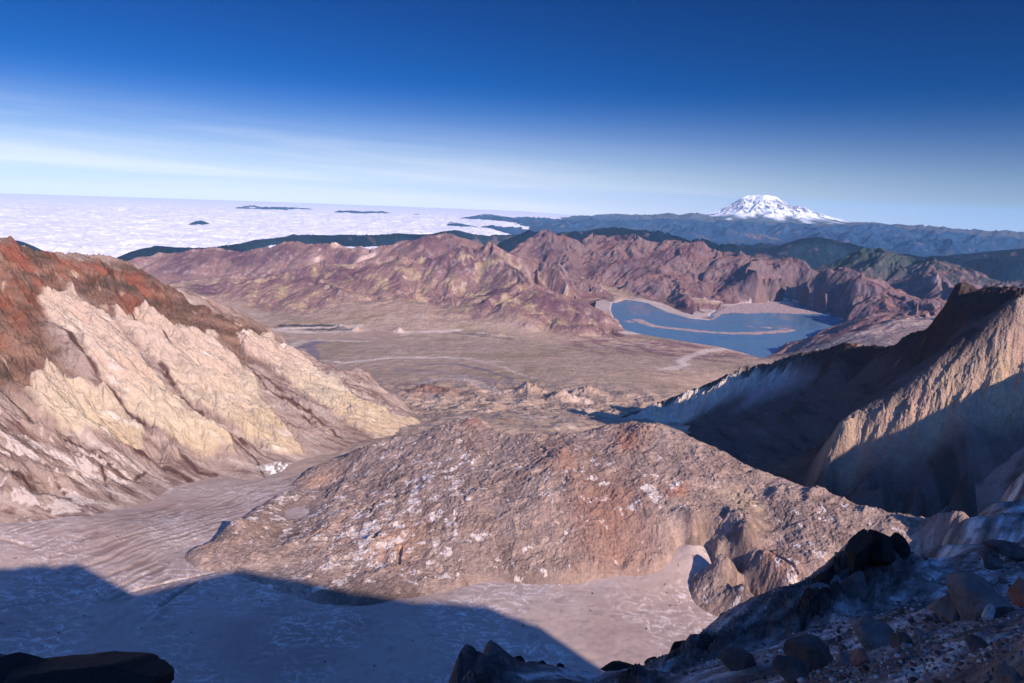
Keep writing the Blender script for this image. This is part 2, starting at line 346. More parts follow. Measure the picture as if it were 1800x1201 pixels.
# ------------------------------------------------------------------ lava dome
top = line([(640, 785, 1480), (720, 765, 1500), (800, 744, 1480), (830, 740, 1480), (860, 747, 1460), (900, 762, 1400), (1000, 764, 1330), (1060, 752, 1370), (1110, 747, 1380), (1155, 748, 1380), (1180, 757, 1350), (1250, 787, 1300),
            (1330, 832, 1260), (1420, 862, 1230), (1500, 886, 1210), (1580, 903, 1200), (1620, 935, 1170), (1740, 950, 1120)])
foot = zline([(285, 985, -584), (330, 1012, -574), (410, 1002, -570), (480, 1045, -572), (550, 1076, -574), (640, 1075, -574), (720, 1062, -574), (780, 1045, -575), (860, 1027, -578), (960, 1036, -580), (1080, 1042, -582), (1160, 1056, -582),
              (1198, 1020, -570), (1204, 985, -554), (1206, 955, -536)], 22)
foot2 = zline([(1238, 955, -536), (1248, 985, -554), (1290, 1022, -576), (1300, 1060, -586), (1350, 1088, -588), (1420, 1100, -580), (1520, 1060, -560), (1640, 1000, -520)], 22)
lft = zline([(340, 950, -588), (400, 915, -600), (480, 868, -622), (560, 815, -630)], 25)
foot = foot[:-9]+[p+np.array([0, 0, -8]) for p in foot[-9:]]; foot2 = [p+np.array([0, 0, -8]) for p in foot2[:4]]+foot2[4:]
P = top+foot+foot2+lft+behind(top, 1.13, .09)+behind(top, 1.3, .16)
for g in (foot[:-9], foot2[4:]):
    for p in g[::2]: P.append(np.array([p[0]*.94, p[1]*.94, p[2]-25])); P.append(np.array([p[0]*.75, p[1]*.75, p[2]-60]))
for p in lft: P.append(np.array([p[0]*1.08, p[1]*1.08, p[2]-50]))
P += [PD(*p) for p in [(600, 1015, 960), (600, 950, 1060), (600, 880, 1240), (600, 830, 1420), (540, 860, 1380), (520, 900, 1260), (480, 1000, 1010), (480, 940, 1140), (400, 960, 1165), (720, 1000, 965), (720, 940, 1050), (720, 870, 1170), (720, 810, 1330),
                       (850, 980, 985), (850, 920, 1050), (850, 850, 1160), (850, 790, 1320), (980, 980, 990), (980, 920, 1045), (980, 850, 1135), (980, 805, 1225), (1100, 990, 1005), (1100, 920, 1060), (1100, 850, 1145), (1100, 795, 1260),
                       (1190, 950, 1055), (1200, 880, 1115), (1230, 830, 1200), (1300, 960, 1050), (1290, 900, 1110), (1330, 930, 1090), (1400, 960, 1070), (1350, 1010, 1010), (1380, 1050, 985), (1450, 920, 1130), (1350, 870, 1190), (1500, 950, 1110),
                       (1560, 950, 1130), (1215, 925, 1062), (1450, 1000, 1040), (1270, 985, 1030), (1262, 968, 1052), (1280, 955, 1062), (1290, 992, 1022), (1320, 985, 1035), (1345, 960, 1062), (1310, 1030, 985), (1335, 1060, 965)]]
P += zline([(330, 975, -568), (400, 935, -576), (480, 890, -590), (550, 840, -606)], 30)
for a, d, z_ in [(-40, 1000, -680), (-40, 1600, -720), (-20, 1700, -760), (50, 900, -680), (50, 1400, -680), (20, 600, -680), (-20, 600, -680)]:
    a = math.radians(a); P.append(np.array([d*math.sin(a), d*math.cos(a), z_]))
DM = Field(P, (-34, 50), (600, 1850), .006).grid((-26, 44), (850, 1520), q(2000), q(1150), .85)
x, y, z = DM.x, DM.y, DM.z.copy(); A, L = DM.A, DM.L; b0 = z.copy()
gx, gy = DM.grad()
fl = FL.at(A, L); hgt = ss(0, 14, z-fl)
wx = x+fbm(x, y, 50, 3, 101)*14; wy = y+fbm(x, y, 50, 3, 103)*14
big = fbm(wx, wy, 190, 5, 105, .55, ridged=True); mid = fbm(wx, wy, 42, 5, 107, .6, ridged=True)
w1, v1 = worley(wx, wy, 11, 111); w2, v2 = worley(x, y, 4.6, 115)
rub = ss(-.35, .35, fbm(x, y, 70, 4, 117))
z = z+hgt*(big*13+fbm(x, y, 330, 3, 104)*10+mid*4.2+fbm(wx, wy, 16, 4, 108, .6, ridged=True)*1.8+(.3+rub)*((1-w1*1.2)*1.9*v1+(1-w2)*v2*1.7)+fbm(x, y, 4, 3, 121)*.9)
# rock knobs, cliff and fractures seen on the dome
for px, py, rad, h in [(832, 742, 24, 9), (985, 800, 26, 9), (1085, 800, 30, 8), (1130, 765, 34, 10), (1065, 752, 30, 6), (1300, 912, 26, 13), (1370, 870, 20, 12), (1330, 835, 12, 8), (1440, 868, 15, 9), (1480, 880, 14, 10), (1520, 893, 16, 9), (975, 820, 22, 8),
                       (1015, 862, 22, 8), (700, 842, 20, 6), (660, 950, 26, 7), (1310, 975, 16, 6), (1340, 990, 18, 9), (1660, 925, 26, 14), (1700, 940, 18, 12), (1190, 865, 14, 5), (1640, 935, 18, 8), (905, 760, 40, -6)]:
    a, l = DM.hit(px, py); r_ = math.exp(l); d = np.hypot(x-r_*math.sin(a), y-r_*math.cos(a)); z = z+h*np.exp(-(d/rad)**2)*(1+.5*mid)
for pp, wd, dep in [([(535, 955), (580, 925), (610, 905), (680, 868)], .0022, 7), ([(700, 990), (704, 960)], .003, 7), ([(1205, 955), (1212, 990), (1206, 1020)], .002, 6), ([(655, 950), (664, 938)], .003, 8), ([(1300, 930), (1340, 955), (1400, 1000)], .003, 5)]:
    k = along(A, L, DM.poly(pp), wd); z = z-k*dep
z = z-ss(10, -6, b0-fl)*14
dgx, dgy = DM.grad(z); slope = np.hypot(dgx, dgy); big2 = fbm(x, y, 130, 4, 131)
c = Col(z.shape, alb(148, 125, 116)); c.mix(alb(122, 102, 95), ss(-.1, .5, fbm(x, y, 80, 5, 133))); c.mix(alb(166, 138, 122), ss(.15, .6, fbm(x, y, 110, 4, 137))*.6)
c.mix(alb(158, 138, 128), ss(.1, .5, fbm(x, y, 150, 3, 139))*.7); c.mix(alb(108, 86, 78), ss(.12, .4, fbm(x, y, 60, 6, 140, .65))*.6); c.mix(alb(96, 74, 66), ss(.55, .9, v2)*.45*rub); c.mix(alb(215, 180, 160), ss(.5, .95, v1)*.25)
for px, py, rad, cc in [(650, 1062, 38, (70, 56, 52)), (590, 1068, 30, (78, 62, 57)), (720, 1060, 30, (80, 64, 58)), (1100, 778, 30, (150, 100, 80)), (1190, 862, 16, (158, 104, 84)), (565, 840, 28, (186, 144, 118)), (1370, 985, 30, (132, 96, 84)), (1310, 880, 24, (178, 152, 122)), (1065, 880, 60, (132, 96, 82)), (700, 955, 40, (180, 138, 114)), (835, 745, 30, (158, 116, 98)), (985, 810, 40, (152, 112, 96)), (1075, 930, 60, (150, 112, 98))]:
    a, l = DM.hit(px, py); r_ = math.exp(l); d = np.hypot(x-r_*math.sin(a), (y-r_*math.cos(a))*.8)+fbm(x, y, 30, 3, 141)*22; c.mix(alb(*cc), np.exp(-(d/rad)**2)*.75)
sn = fbm(x+fbm(x, y, 20, 3, 151)*12, y, 24, 6, 153, .66)+fbm(x, y, 210, 3, 155)*.42-np.clip(mid, -.5, .5)*.25-.06*(v1-.5)
zone = 0
for px, py, rad, k in [(520, 930, 130, .28), (1080, 1010, 110, .14), (800, 1015, 110, .17), (620, 980, 90, .20), (800, 850, 110, .24), (830, 800, 90, .16), (1140, 870, 50, .26), (1060, 870, 60, .14), (1380, 1010, 40, .25), (1260, 850, 30, .25), (700, 800, 120, .16), (1330, 1060, 50, .2), (950, 990, 90, .14)]:
    a, l = DM.hit(px, py); r_ = math.exp(l); zone = zone+k*np.exp(-(np.hypot(x-r_*math.sin(a), y-r_*math.cos(a))/rad)**2)
sm = ss(.32, .40, sn+zone-slope*.10); c.mix(alb(214, 196, 188), sm*.85); z = z+sm*.5
M_dome = ground_mat('dome_rubble', 5, 1.3, .36, 1.0, 1.7, crag=1.0)
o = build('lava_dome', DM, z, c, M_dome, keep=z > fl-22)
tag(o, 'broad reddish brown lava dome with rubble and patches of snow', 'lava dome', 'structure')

# ------------------------------------------------------------------ western crater wall
rimw = line([(-260, 372, 1800), (-120, 405, 1950), (0, 430, 2090), (30, 438, 2110), (100, 450, 2200), (180, 455, 2280), (215, 468, 2320), (260, 500, 2400), (300, 512, 2480), (340, 532, 2540), (400, 560, 2600), (440, 582, 2620), (460, 590, 2600)], 20)
nose = line([(460, 590, 2600), (490, 612, 2560), (530, 640, 2520), (560, 655, 2480), (590, 680, 2430), (620, 700, 2380), (660, 722, 2330), (700, 738, 2290), (745, 750, 2240)], 20)
foot = zline([(-200, 940, -540), (-60, 925, -542), (60, 918, -545), (150, 905, -552), (240, 875, -575), (300, 850, -598), (380, 835, -615), (450, 838, -622), (520, 815, -640), (600, 795, -645), (660, 775, -655), (740, 748, -668)], 24)
P = rimw+nose+foot+behind(rimw, 1.08, .05)+behind(rimw, 1.25, .17)+behind(nose, 1.06, .06)+behind(nose, 1.25, .12)
for p in foot[::2]: P.append(np.array([p[0]*.93+25, p[1]*.93, p[2]-30])); P.append(np.array([p[0]*.75+60, p[1]*.75, p[2]-120]))
ry = np.array([p[1] for p in rimw]); rx = np.array([p[0] for p in rimw]); rz = np.array([p[2] for p in rimw]); fy_ = np.array([p[1] for p in foot]); fx_ = np.array([p[0] for p in foot]); fz_ = np.array([p[2] for p in foot])
oi = np.argsort(ry); of = np.argsort(fy_)
for yy in np.arange(1150, 2300, 90):
    X0, Z0 = np.interp(yy, ry[oi], rx[oi]), np.interp(yy, ry[oi], rz[oi]); X1, Z1 = np.interp(yy, fy_[of], fx_[of]), np.interp(yy, fy_[of], fz_[of])
    if X1-X0 < 150: continue
    for t, g in ((.2, .26), (.4, .49), (.6, .70), (.8, .86)): P.append(np.array([X0+(X1-X0)*t, yy, Z0+(Z1-Z0)*g]))
WW = Field(P, (-56, 4), (850, 3400), .0075, .02).grid((-44, 2), (1020, 2850), q(1350), q(1150), 1.0)
x, y, z = WW.x, WW.y, WW.z.copy(); A, L = WW.A, WW.L; gx, gy = WW.grad()
fl = FL.at(A, L); up = ss(0, 60, z-fl); steep = ss(.25, .6, np.hypot(gx, gy))
wx = x+fbm(x, y, 120, 3, 201)*30; wy = y+fbm(x, y, 120, 3, 203)*30
g1 = gullies(wx, wy, gx, gy, 200, 24, 5, 205, .5, .9); g2 = gullies(x, y, gx, gy, 48, 5, 4, 211, .62)
rockp = WW.poly([(-300, 300), (0, 400), (220, 440), (470, 575), (455, 600), (420, 640), (400, 600), (330, 585), (250, 575), (200, 560), (140, 520), (80, 560), (110, 660), (60, 700), (0, 680), (-300, 640)])
rk = inside(A, L, rockp, .02)
z = z+up*(g1*(.5+.5*steep)+g2+fbm(wx, wy, 60, 5, 219, .6, ridged=True)*3.5)+rk*(fbm(wx, wy, 110, 7, 213, .64, ridged=True)*34+fbm(x, y, 12, 4, 215, .6, ridged=True)*3)+up*fbm(x, y, 9, 3, 217)*.8
# colours: grey and red strata above, pale altered cliffs in the middle, mauve ash and dark debris streaks below
al = (y*1.0+z*.9+x*.2)                                            # a coordinate roughly constant down the fall line
strata = fbm(z*1.0+fbm(x, y, 200, 3, 221)*25+x*.22, y*.12, 26, 5, 223)
c = Col(z.shape, alb(150, 128, 118))
st = fbm(x*.16, y, 16, 5, 231)+.5*fbm(x*.22, y, 60, 3, 233)      # streaks down the slope
c.mix(alb(118, 96, 90), ss(0, .3, st)); c.mix(alb(186, 168, 158), ss(.12, .45, -st)*.5)
c.mix(alb(108, 82, 72), rk); c.mix(alb(132, 102, 88), rk*ss(.0, .3, strata)); c.mix(alb(84, 68, 60), rk*ss(.02, .3, -strata))
redp = [([(-200, 400), (0, 425), (230, 460), (290, 530), (230, 560), (180, 500), (90, 480), (60, 560), (0, 600), (-200, 600)], .75), ([(335, 520), (375, 545), (350, 545)], .9)]
for pp, k in redp:
    c.mix(alb(136, 78, 62), inside(A, L, WW.poly(pp), .02)*ss(-.15, .25, fbm(x, y, 80, 5, 241)+.3*strata)*k)
c.mix(alb(92, 60, 48), rk*ss(.25, .5, fbm(x, y, 40, 5, 243))*.8); c.mix(alb(200, 172, 150), rk*ss(.3, .55, fbm(x, y, 50, 5, 247))*.6)
o4, oy = (2.25, 2.25), (400, 500)
def cr(pts, s, ox, oy): return [(ox+p[0]/s, oy+p[1]/s) for p in pts]
cliffs = [cr([(120, 650), (250, 600), (300, 610), (420, 680), (480, 700), (590, 830), (580, 890), (470, 920), (380, 890), (250, 840), (100, 700)], 2.4, 0, 400),
          cr([(180, 260), (290, 235), (330, 300), (440, 370), (540, 470), (620, 560), (700, 680), (760, 720), (860, 850), (960, 930), (980, 970), (860, 940), (680, 860), (600, 820), (500, 720), (380, 600), (330, 500), (250, 430), (190, 360)], 2.4, 0, 400),
          cr([(470, 350), (580, 340), (700, 400), (760, 430), (880, 430), (960, 520), (1060, 640), (1100, 720), (1200, 850), (1280, 960), (1150, 930), (1000, 830), (850, 740), (700, 600), (600, 500), (520, 430)], 2.4, 0, 400),
          [(424, 600), (470, 590), (495, 615), (540, 640), (580, 665), (620, 695), (660, 715), (735, 745), (728, 762), (680, 780), (650, 765), (600, 735), (540, 690), (470, 640), (425, 612)]]
warp = .017; dA = fbm(x, y, 70, 5, 251)*warp; dL = fbm(x, y, 70, 5, 253)*warp
pl = np.zeros(z.shape, np.float32)
for pp in cliffs: pl = np.maximum(pl, inside(A+dA, L+dL, WW.poly(pp), .004))
hz = (z-fl)/400
PK = .68
pc = Col(z.shape, alb(218, 190, 170, PK)); pc.mix(alb(222, 200, 172, PK), ss(.62, .15, hz)); pc.mix(alb(212, 184, 152, PK), ss(.35, .1, hz+fbm(x, y, 90, 4, 261)*.25)*.8); pc.mix(alb(226, 178, 160, PK), ss(.0, .5, fbm(x, y, 160, 4, 263))*.3)
pc.mix(alb(176, 156, 140, PK), ss(.05, .4, fbm(x*.25, y, 26, 5, 265))*.7); pc.mix(alb(238, 222, 210, .85), ss(.2, .5, fbm(x*.3, y, 34, 4, 267))*.5)
c.c += (pc.c-c.c)*pl[..., None]; z = z+pl*(11+fbm(x*.3, y, 26, 5, 269, .62, ridged=True)*7)
dark = [([(80, 560), (120, 600), (150, 640), (190, 690), (250, 745)], .0030), ([(285, 642), (330, 700), (380, 745), (430, 785)], .0040), ([(415, 625), (450, 655), (500, 695), (540, 735)], .0032), ([(430, 650), (480, 690), (540, 725), (600, 770)], .0024), ([(195, 480), (215, 530), (245, 560), (300, 620)], .0016),
        ([(20, 700), (60, 735), (120, 780), (180, 800)], .0045), ([(150, 790), (230, 840), (260, 825)], .002), ([(240, 798), (300, 820), (340, 850)], .006), ([(320, 790), (350, 830), (380, 835)], .004), ([(380, 760), (440, 800), (470, 840)], .002), ([(100, 840), (150, 900)], .002), ([(180, 825), (195, 875)], .0016), ([(20, 830), (60, 850)], .004)]
dk = 0
for pp, wd in dark: dk = np.maximum(dk, along(A+dA*.5, L+dL*.5, WW.poly(pp), wd))
c.mix(alb(84, 60, 56), dk*ss(-.5, .0, fbm(x*.4, y, 14, 4, 271))*.95)
ap = inside(A, L, WW.poly([(-200, 640), (0, 700), (110, 760), (200, 800), (330, 850), (450, 830), (300, 860), (150, 930), (-200, 960)]), .02)
s2 = fbm(x*.35+y*.1, y, 24, 6, 281)
c.mix(alb(196, 178, 170), ap*ss(.08, .2, s2+.35*fbm(x, y, 9, 4, 285))*.75); c.mix(alb(104, 76, 70), ap*ss(.16, .34, -s2)*.85)
icef = WW.poly([(455, 822), (490, 812), (540, 815), (575, 825), (540, 835), (480, 838)])
c.mix(alb(245, 238, 232), inside(A, L, icef, .006)*ss(-.2, .2, fbm(x, y*.4, 9, 4, 283)))
M_ww = ground_mat('altered_volcanic_rock', 16, 3, .24, .9, 3.5, crag=.7)
o = build('western_crater_wall', WW, z, c, M_ww, keep=z > fl-30)
tag(o, 'sunlit crater wall with pale yellow cliffs under grey and red rock', 'crater wall', 'structure')

# ------------------------------------------------------------------ eastern crater wall and its rock spur
rime = line([(1800, 516, 1720), (1760, 519, 1745), (1716, 524, 1775), (1700, 532, 1790), (1690, 545, 1805), (1665, 548, 1820), (1650, 562, 1850), (1625, 585, 1910), (1592, 592, 1990), (1578, 608, 2060), (1520, 615, 2170), (1480, 611, 2250), (1445, 622, 2320),
             (1400, 625, 2400), (1340, 648, 2460), (1300, 655, 2490), (1230, 682, 2520), (1150, 712, 2520), (1060, 745, 2450)], 14)
foot = zline([(1060, 752, -790), (1140, 768, -750), (1180, 780, -730), (1250, 815, -705), (1330, 850, -650), (1420, 870, -590)], 24)
spur = line([(1795, 548, 1620), (1775, 570, 1610), (1750, 592, 1600), (1720, 612, 1590), (1690, 635, 1575), (1660, 655, 1560), (1625, 680, 1550), (1595, 692, 1545), (1560, 722, 1530), (1530, 745, 1520), (1500, 768, 1510), (1465, 800, 1490), (1438, 850, 1460)], 14)
P = rime+foot+spur+behind(rime, 1.09, .05, 1)+behind(rime, 1.25, .16)
for p in foot: P.append(np.array([p[0]*.9-30, p[1]*.9, p[2]-60]))
P += [PD(*p) for p in [(1640, 640, 1790), (1560, 690, 1880), (1500, 735, 1930), (1450, 780, 1890), (1400, 800, 1860), (1350, 790, 1950), (1450, 700, 2080), (1500, 660, 2120), (1400, 700, 2250), (1350, 720, 2200), (1300, 760, 2120), (1250, 740, 2300), (1560, 650, 1950), (1640, 600, 1850), (1200, 750, 2330), (1760, 540, 1740),
                       (1300, 680, 2390), (1250, 700, 2400), (1200, 708, 2440), (1150, 725, 2430), (1200, 735, 2400), (1300, 725, 2300), (1390, 652, 2360), (1350, 680, 2350), (1440, 655, 2270)]]
P += [PD(*p) for p in [(1800, 620, 1605), (1800, 700, 1565), (1800, 790, 1490), (1800, 860, 1400), (1750, 700, 1555), (1700, 690, 1545), (1700, 770, 1480), (1650, 740, 1520), (1600, 770, 1500), (1560, 800, 1485), (1520, 840, 1450), (1700, 850, 1370), (1620, 860, 1400), (1560, 870, 1425)]]+[np.array(p_, float) for p_ in [(1080, 1080, -360), (1100, 1000, -390), (1040, 1000, -430), (1130, 1060, -310), (1185, 1165, -255), (950, 1000, -470), (1060, 900, -450), (1150, 950, -340), (1260, 1100, -260), (1300, 1200, -300), (1300, 900, -300)]]
P += zline([(1480, 872, -575), (1540, 892, -565), (1620, 925, -548), (1700, 945, -530), (1800, 960, -505), (1950, 975, -470)], 40)
for p in zline([(1480, 900, -600), (1620, 950, -590), (1800, 990, -560)], 60): P.append(p)
for a, d, z_ in [(20, 1500, -820), (30, 1200, -780), (45, 900, -700), (10, 2000, -850), (8, 2600, -900)]:
    a = math.radians(a); P.append(np.array([d*math.sin(a), d*math.cos(a), z_]))
EW = Field(P, (4, 58), (800, 3400), .0065, .012).grid((9, 50), (1080, 2900), q(1350), q(1100), 1.0)
x, y, z = EW.x, EW.y, EW.z.copy(); A, L = EW.A, EW.L; gx, gy = EW.grad()
fl = FL.at(A, L); up = ss(0, 60, z-fl); st = np.hypot(gx, gy)
wx = x+fbm(x, y, 100, 3, 301)*25; wy = y+fbm(x, y, 100, 3, 303)*25
spm = inside(A, L, EW.poly([(1820, 520), (1780, 560), (1650, 650), (1560, 710), (1440, 800), (1425, 860), (1480, 850), (1600, 790), (1700, 740), (1850, 720)]), .02)
ribm = inside(A, L, EW.poly([(1060, 742), (1150, 705), (1330, 640), (1420, 622), (1420, 640), (1300, 690), (1180, 745), (1120, 752)]), .012)
rim_m = along(A, L, np.array([(math.atan2(p[0], p[1]), math.log(math.hypot(p[0], p[1]))) for p in rime]), .016)
g1 = gullies(wx, wy, gx, gy, 150, 9, 4, 305, .5); g2 = gullies(wx, wy, gx, gy, 95, 17, 4, 311, .55, 1.0, sharp=True); g3 = gullies(x, y, gx, gy, 60, 9, 4, 317, .58)
z = z+up*(g1*.45*(1-spm)+g2*spm*.45+g3*(ribm*2.2+spm*.5+.12))+(spm+.35*rim_m)*(fbm(wx, wy, 34, 6, 321, .66, ridged=True)*13+fbm(x, y, 95, 6, 322, .6, ridged=True)*30+(worley(wx, wy, 22, 328)[1]-.5)*4*spm)+fbm(x, y, 10, 3, 323)*.7
z = z+rim_m*fbm(x, y, 60, 6, 325, .65, ridged=True)*12+up*fbm(wx, wy, 150, 7, 326, .6, ridged=True)*7*(1-ribm)+up*fbm(x+y*.2, y*2.2, 26, 4, 327)*1.2
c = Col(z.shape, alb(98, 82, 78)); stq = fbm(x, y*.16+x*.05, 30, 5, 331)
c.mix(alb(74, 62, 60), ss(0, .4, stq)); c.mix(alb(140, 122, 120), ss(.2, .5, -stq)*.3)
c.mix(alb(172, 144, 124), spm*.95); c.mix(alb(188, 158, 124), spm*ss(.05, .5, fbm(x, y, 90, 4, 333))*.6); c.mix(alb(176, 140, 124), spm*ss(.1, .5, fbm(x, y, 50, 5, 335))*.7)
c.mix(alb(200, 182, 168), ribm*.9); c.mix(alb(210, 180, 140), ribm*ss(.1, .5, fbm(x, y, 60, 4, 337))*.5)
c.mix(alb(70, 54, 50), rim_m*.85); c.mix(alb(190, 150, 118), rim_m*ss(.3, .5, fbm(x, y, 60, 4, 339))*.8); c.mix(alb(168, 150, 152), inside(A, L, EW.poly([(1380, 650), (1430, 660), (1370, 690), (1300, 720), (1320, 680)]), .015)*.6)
M_ew = ground_mat('shaded_wall_scree', 16, 3, .25, 1.0, 4.5, crag=1.0)
o = build('eastern_crater_wall', EW, z, c, M_ew, keep=(z > fl-30))
tag(o, 'shaded crater wall with a jagged sunlit rock spur and dark rim', 'crater wall', 'structure')
# ------------------------------------------------------------------ pumice plain, lake basin and the blast zone hills
LAKE = -1495.0
shore = zline([(1078, 533, LAKE), (1100, 526, LAKE), (1135, 533, LAKE), (1170, 549, LAKE), (1210, 560, LAKE), (1246, 563, LAKE), (1252, 552, LAKE), (1272, 540, LAKE), (1300, 535, LAKE), (1350, 531, LAKE), (1388, 527, LAKE), (1402, 534, LAKE), (1440, 548, LAKE), (1470, 556, LAKE), (1495, 572, LAKE), (1480, 578, LAKE),
              (1430, 592, LAKE), (1380, 610, LAKE), (1340, 631, LAKE), (1310, 621, LAKE), (1260, 609, LAKE), (1200, 600, LAKE), (1140, 590, LAKE), (1088, 578, LAKE), (1091, 572, LAKE), (1082, 560, LAKE), (1076, 547, LAKE), (1078, 533, LAKE)], 12)
shp = np.array([(math.atan2(p[0], p[1]), math.log(math.hypot(p[0], p[1]))) for p in shore[:-1]])
P = [np.array([p[0], p[1], p[2]+6]) for p in shore[::2]]
P += zline([(740, 742, -700), (900, 735, -735), (1000, 737, -755), (1060, 742, -770)], 60)
P += zline([(640, 720, -840), (760, 705, -880), (900, 705, -890), (1000, 705, -890), (1100, 712, -900), (1200, 700, -960)], 60)
P += zline([(600, 670, -1060), (700, 660, -1050), (850, 655, -1060), (1000, 660, -1060), (1150, 660, -1100), (1260, 655, -1170)], 60)
P += zline([(530, 620, -1270), (650, 615, -1240), (800, 612, -1230), (950, 615, -1260), (1100, 625, -1300), (1260, 630, -1370)], 60)
P += zline([(420, 572, -1440), (500, 574, -1425), (600, 578, -1400), (720, 583, -1385), (850, 586, -1385), (950, 592, -1400), (1040, 588, -1440), (1080, 583, -1480)], 35)
P += line([(1400, 640, 6300), (1440, 612, 6700), (1480, 594, 7200), (1520, 577, 7800), (1570, 566, 8000), (1640, 562, 8100), (1720, 560, 8100)])  # brown ridge beside the lake
P += line([(1390, 630, 6500), (1480, 610, 6200), (1560, 600, 6200), (1650, 600, 6200)], 40)
L3 = line([(290, 505, 10600), (330, 497, 10500), (380, 495, 10400), (450, 486, 10200), (500, 481, 10100), (530, 479, 10000), (555, 467, 10000), (580, 469, 9900), (620, 467, 9900), (660, 459, 9900), (700, 451, 9800), (730, 455, 9700), (760, 455, 9600), (790, 445, 9500), (808, 443, 9500), (840, 447, 9500), (860, 429, 9500), (880, 440, 9500),
           (900, 452, 9500), (940, 475, 9300), (980, 500, 9000), (1030, 530, 8700), (1065, 560, 8300), (1085, 572, 8100)])
subr = [[(470, 500, 9500), (560, 498, 9300), (640, 508, 9000), (720, 520, 8700), (790, 515, 8800), (850, 512, 8700)], [(900, 470, 9100), (930, 495, 8700), (960, 515, 8400), (1000, 540, 8100), (1060, 575, 7700)], [(560, 500, 9200), (585, 520, 8600), (600, 545, 8000)], [(720, 520, 8600), (770, 540, 8000), (830, 560, 7600)],
        [(330, 510, 9900), (420, 525, 9200), (480, 545, 8500)], [(800, 470, 9300), (790, 500, 9000)], [(1000, 500, 8900), (960, 470, 9200)]]
L2 = line([(200, 470, 14200), (225, 463, 14000), (250, 455, 13900), (275, 452, 13800), (330, 441, 13500), (370, 441, 13400), (440, 441, 13200), (480, 436, 13000), (500, 429, 12900), (555, 429, 12800), (590, 429, 12700), (620, 436, 12600), (660, 440, 12500), (700, 427, 12400), (740, 420, 12300), (768, 415, 12300), (790, 413, 12300), (820, 420, 12300), (850, 431, 12300), (880, 446, 12500), (910, 448, 13000)])
L4 = line([(905, 437, 13400), (925, 424, 13800), (952, 410, 14200), (975, 414, 14300), (1000, 421, 14300), (1020, 424, 14200), (1038, 418, 14200), (1065, 424, 14100), (1100, 418, 14000), (1118, 416, 13900), (1150, 424, 13900), (1180, 427, 13800), (1215, 430, 13700), (1228, 424, 13600), (1250, 440, 13500), (1275, 442, 13400), (1300, 450, 13300), (1340, 455, 13200),
           (1360, 453, 13000), (1405, 462, 12800), (1430, 476, 12600), (1445, 482, 12500)])
spurs4 = [[(1060, 440, 13300), (1100, 460, 12700), (1150, 485, 11700), (1190, 520, 10700), (1240, 555, 9700)], [(1250, 455, 12900), (1290, 470, 12300), (1330, 495, 11500), (1385, 525, 10600)], [(1000, 440, 13400), (990, 470, 12500), (1040, 500, 11300), (1070, 522, 10700)], [(1150, 440, 13400), (1180, 465, 12500), (1210, 495, 11600)], [(1360, 465, 12700), (1380, 490, 12000), (1395, 515, 11200)]]
vals4 = [[(1110, 495, 11700), (1150, 525, 10900), (1180, 545, 10300)], [(1230, 480, 12300), (1260, 505, 11600), (1275, 532, 10600)], [(960, 460, 12800), (1020, 495, 11900), (1060, 524, 10800)]]
L5 = line([(1395, 520, 10800), (1410, 500, 11500), (1440, 482, 11900), (1468, 474, 12100), (1485, 472, 12100), (1500, 480, 12000), (1530, 490, 11800), (1565, 498, 11600), (1590, 508, 11400), (1620, 530, 11000)])
sp5 = [[(1500, 480, 11900), (1490, 505, 11000), (1500, 530, 10200)], [(1565, 500, 11500), (1560, 530, 10300), (1530, 555, 9400), (1500, 570, 8700)], [(1470, 480, 11900), (1440, 510, 11000), (1425, 535, 10300)]]
L6 = line([(1470, 470, 16500), (1490, 450, 16800), (1515, 438, 17000), (1550, 440, 16900), (1585, 446, 16500), (1600, 450, 16300), (1625, 455, 16000), (1655, 462, 15700), (1680, 470, 15500), (1720, 482, 15300), (1770, 495, 15200), (1850, 505, 15000)])
L6b = line([(1560, 500, 14000), (1600, 490, 13800), (1640, 491, 13500), (1670, 507, 13200), (1720, 530, 12800), (1800, 545, 12500)])
for s_ in (L2, L3, L4, L5, L6, L6b): P += s_
for s_ in subr+spurs4+vals4+sp5: P += line(s_, 16)
P += behind(L3, 1.1, .055, 3)+behind(L5, 1.1, .045, 3)+behind(L2, 1.1, .04, 3)+behind(L2, 1.3, .05, 4)+behind(L4, 1.12, .04, 3)+behind(L6, 1.08, .03, 3)+behind(L6b, 1.06, .02, 3)
c0 = shp.mean(0)
for p in shp[::4]:
    for t, dz in ((.25, -25), (.6, -60)):
        u_, v_ = p+(c0-p)*t; P.append(np.array([math.exp(v_)*math.sin(u_), math.exp(v_)*math.cos(u_), LAKE+dz]))
for a, d, z_ in [(-30, 2200, -700), (-30, 4000, -1100), (-30, 7000, -1400), (-30, 9500, -1400), (48, 2400, -700), (48, 4000, -1200), (46, 6000, -1400), (46, 9000, -1450), (46, 12000, -1500), (35, 3300, -1000), (28, 4500, -1250), (-30, 12500, -1600), (-27, 15000, -1800), (-23, 15500, -1850), (-20, 17500, -1850), (-26, 18500, -1850), (-15, 17500, -1800), (-8, 17000, -1780), (-30, 19000, -1850), (-10, 19500, -1750), (10, 19500, -1700), (30, 19500, -1700), (46, 19500, -1700), (36, 13500, -1350), (40, 13800, -1400), (-2, 1800, -740), (10, 1800, -760), (46, 14500, -1400)]:
    a = math.radians(a); P.append(np.array([d*math.sin(a), d*math.cos(a), z_]))
HL = Field(P, (-33, 50), (1700, 20000), .0085, .010)
nv = q(1250); HL.grid((-27, 46), (1950, 18500), q(1700), nv)
